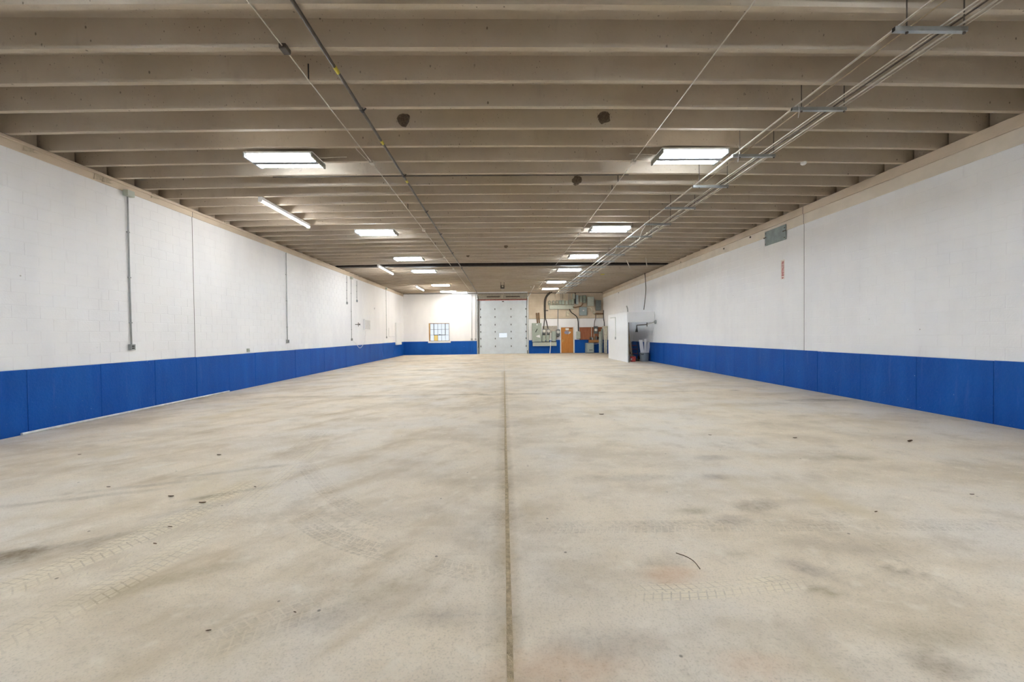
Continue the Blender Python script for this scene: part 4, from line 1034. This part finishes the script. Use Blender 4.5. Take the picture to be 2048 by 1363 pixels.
mb, c = bbox((1158.6, 654.2), (1204.3, 678.5), .03, .022, .003); one('plywood_board', mb, PLY, 'brown plywood board fixed right of the orange door', 'board', c)
mb, c = bbox((1150.6, 638.4), (1156, 662), .06, .022, .005); one('white_raceway', mb, WPAINT, 'narrow white raceway above the box right of the door', 'raceway', c)
ebox('door_side_box', (1152.3, 662.7), (1160.3, 677), .15, LIGHTBOX, 'pale grey box right of the orange door', 'electrical box')
# shelf, clutter, cabinet
p, q_ = PB(1176.6, 679.2), PB(1195.3, 684.5); sd = .35
t = thing('wall_shelf', 'wooden crate shelf on the brown board', 'shelf', (p.x, YB-.03, q_.z))
MB().box((p.x, YB-sd, q_.z), (q_.x, YB-.031, q_.z+.025), .004).build('board', SHELFWOOD, t)
MB().box((p.x, YB-sd, q_.z+.025), (q_.x, YB-sd+.02, p.z), .004).build('front', SHELFWOOD, t)
for x in (p.x, q_.x-.02): MB().box((x, YB-sd+.02, q_.z+.025), (x+.02, YB-.031, p.z), .004).build('side', SHELFWOOD, t)
xx = p.x+.06; i = 0
labs = ['dark tin at the door end of the wooden shelf', 'squat grey tin second on the wooden shelf', 'brown tin in the middle of the wooden shelf', 'tall grey tin behind the meter on the wooden shelf', 'dark tin at the corner end of the wooden shelf']
for r, h, m_ in ((.06, .42, DARKPIPE), (.07, .38, STEEL), (.06, .44, COPPER), (.06, .47, SLATEBOX), (.065, .4, BLACK)):
    c = Vector((xx+r, YB-.2, q_.z+.025)); one('tin_can', MB().lathe(c, [(r, 0), (r, h*.96), (r*.9, h*.97), (r*.9, h)], 14), m_, labs[i], 'tin', c, 'tins on the wooden shelf', True); xx += 2*r+.025; i += 1
p, q_ = PB(1172.2, 685.5, .5), PB(1188.3, 706, .5)
t = thing('floor_cabinet', 'grey steel cabinet standing on the floor below the shelf', 'cabinet', ((p.x+q_.x)/2, YB-.5, 0))
MB().box((p.x, YB-.5, .02), (q_.x, YB-.03, p.z), .01).build('body', BLUEBOX, t)
MB().box((p.x+.09, YB-.515, .08), (q_.x-.03, YB-.5, p.z-.06), .006).build('door', LIGHTBOX, t)
MB().box((p.x+.22, YB-.525, .2), (q_.x-.12, YB-.515, .26), .004).build('vent', SLATEBOX, t)
MB().box((p.x+.02, YB-.48, 0), (q_.x-.02, YB-.05, .02)).build('plinth', BLACK, t)
meter((1190.7, 659.5), ((1186.8, 652.2), (1194.7, 666.8)), 'meter on a dark base in front of the brown board', None, .11, .054)
for sx, ya_, yb_ in ((1183, 653.5, 676), (1187.8, 664, 677)):
    one('cream_riser', MB().tube([PB(sx, ya_, .078), PB(sx, yb_, .078)], .028, 8), CREAM, 'cream riser pipe in front of the brown board', 'pipe', PB(sx, yb_, .1), 'cream risers on the brown board', True)
one('white_hose', MB().tube(mid_path([PB(1188.5, 687.5, .4), PB(1193, 687, .35), PB(1199, 685.5, .3), PB(1206, 683.5, .12)]), .018, 6), WPAINT, 'white hose from the floor cabinet to the wall', 'hose', PB(1195, 686, .3), None, True)
for i, (bx0, bx1, tx0, tx1, ty, m_, lab) in enumerate(((1198, 1202.8, 1197.5, 1201.5, 663.5, LIGHTBOX, 'pale board leaning on the brown plywood'), (1202.9, 1205.2, 1202, 1205.4, 658, plain('sage_board', (160, 172, 158), .6), 'sage green board leaning in the far corner'))):
    off = .6-.15*i; zb = 0
    b0, b1 = PB(bx0, 705, off), PB(bx1, 705, off); e0, e1 = PB(tx0, ty, .09+.05*i), PB(tx1, ty-1.5, .09+.05*i); b0.z = b1.z = .002
    one('leaning_board', MB().prism([b0, b1, e1, e0], (0, .025, .004)), m_, lab, 'board', b0, 'boards leaning in the corner')
# conduits either side of the overhead door
for i, (sx, yt, yb_) in enumerate(((943.6, 588, 679), (951, 588, 679))):
    t = thing('grey_wall_conduit', ('thin grey conduit nearer the window, ending at the blue band' if i == 0 else 'thin grey conduit nearer the overhead door jamb'), 'conduit', PB(sx, yb_, .02))
    MB().tube([PB(sx, yt, .025), PB(sx, yb_, .025)], .016, 8).build('pipe', CONDUIT, t, True)
    p = PB(sx, yb_, .0); MB().box((p.x-.06, YB-.06, p.z-.05), (p.x+.06, YB-.001, p.z+.1), .006).build('outlet_box', CONDUIT, t)
p0 = PZ(1068.5, 571, soffit(2.3)-.02)
p1 = PZ(1061.8, 573, soffit(2.0)-.02)
one('white_wall_conduit', MB().tube(mid_path([p1, PB(1062, 577, .5), PB(1062.6, 581.5, .36)]), .026, 8), WPAINT, 'short pale conduit stub joining the bend beside the overhead door', 'conduit', p1, None, True)
one('white_wall_conduit', MB().tube(mid_path([p0, PB(1063.2, 581, .35), PB(1059, 590, .1), PB(1055.8, 596.5, .07), PB(1055.3, 612, .05), PB(1055.2, 650, .05), PB(1055.2, 700, .05)]), .032, 8), WPAINT, 'pale conduit bending from the ceiling down beside the overhead door', 'conduit', PB(1055, 650, .05), None, True)

# ================================================================== FLOOR DEBRIS
LEAF = plain('dry_leaf', (92, 70, 44), .9, 0, .3, 40); LG = 'dry leaf scraps on the floor'
random.seed(11)
for sx, sy, sz in ((1203, 829, .07), (1590, 876, .05), (1820, 883, .09), (438, 910, .045), (342, 993, .045), (405, 1006, .05), (310, 1088, .03), (340, 1054, .03), (217, 974, .03), (159, 909, .03), (510, 974, .03), (1944, 989, .03), (1420, 870, .035), (1752, 1024, .03), (417, 1262, .022), (590, 1225, .018)):
    p = PZ(sx, sy, 0); mb = MB(); n = 5; ang = random.uniform(-.5, .5); ca, sa = math.cos(ang), math.sin(ang); vs = []
    for i in range(n):
        u = -1+2*i/(n-1); wv = .36*(1-u*u)**.5+.04
        for s_ in (-1, 0, 1):
            X_, Y_, Z_ = u*sz*.6, s_*wv*sz*.6, .003+abs(s_)*.15*sz+.08*sz*u*u
            vs.append((p.x+X_*ca-Y_*sa, p.y+X_*sa+Y_*ca, Z_))
    fs = [(i*3+k, i*3+k+1, i*3+k+4, i*3+k+3) for i in range(n-1) for k in range(2)]
    o = one('leaf_scrap', mb.add(vs, fs), LEAF, 'small dry curled leaf scrap on the concrete', 'leaf', (p.x, p.y, 0), LG)
tw = [PZ(1352, 1105, .004), PZ(1372, 1112, .006), PZ(1388, 1122, .004), PZ(1400, 1137, .006)]
one('twig', MB().tube(mid_path(tw), [.0025]*19, 5), LEAF, 'thin curved twig lying on the concrete', 'twig', (tw[0].x, tw[0].y, 0))

for o in bpy.data.objects:
    if '_o' in o: del o['_o']
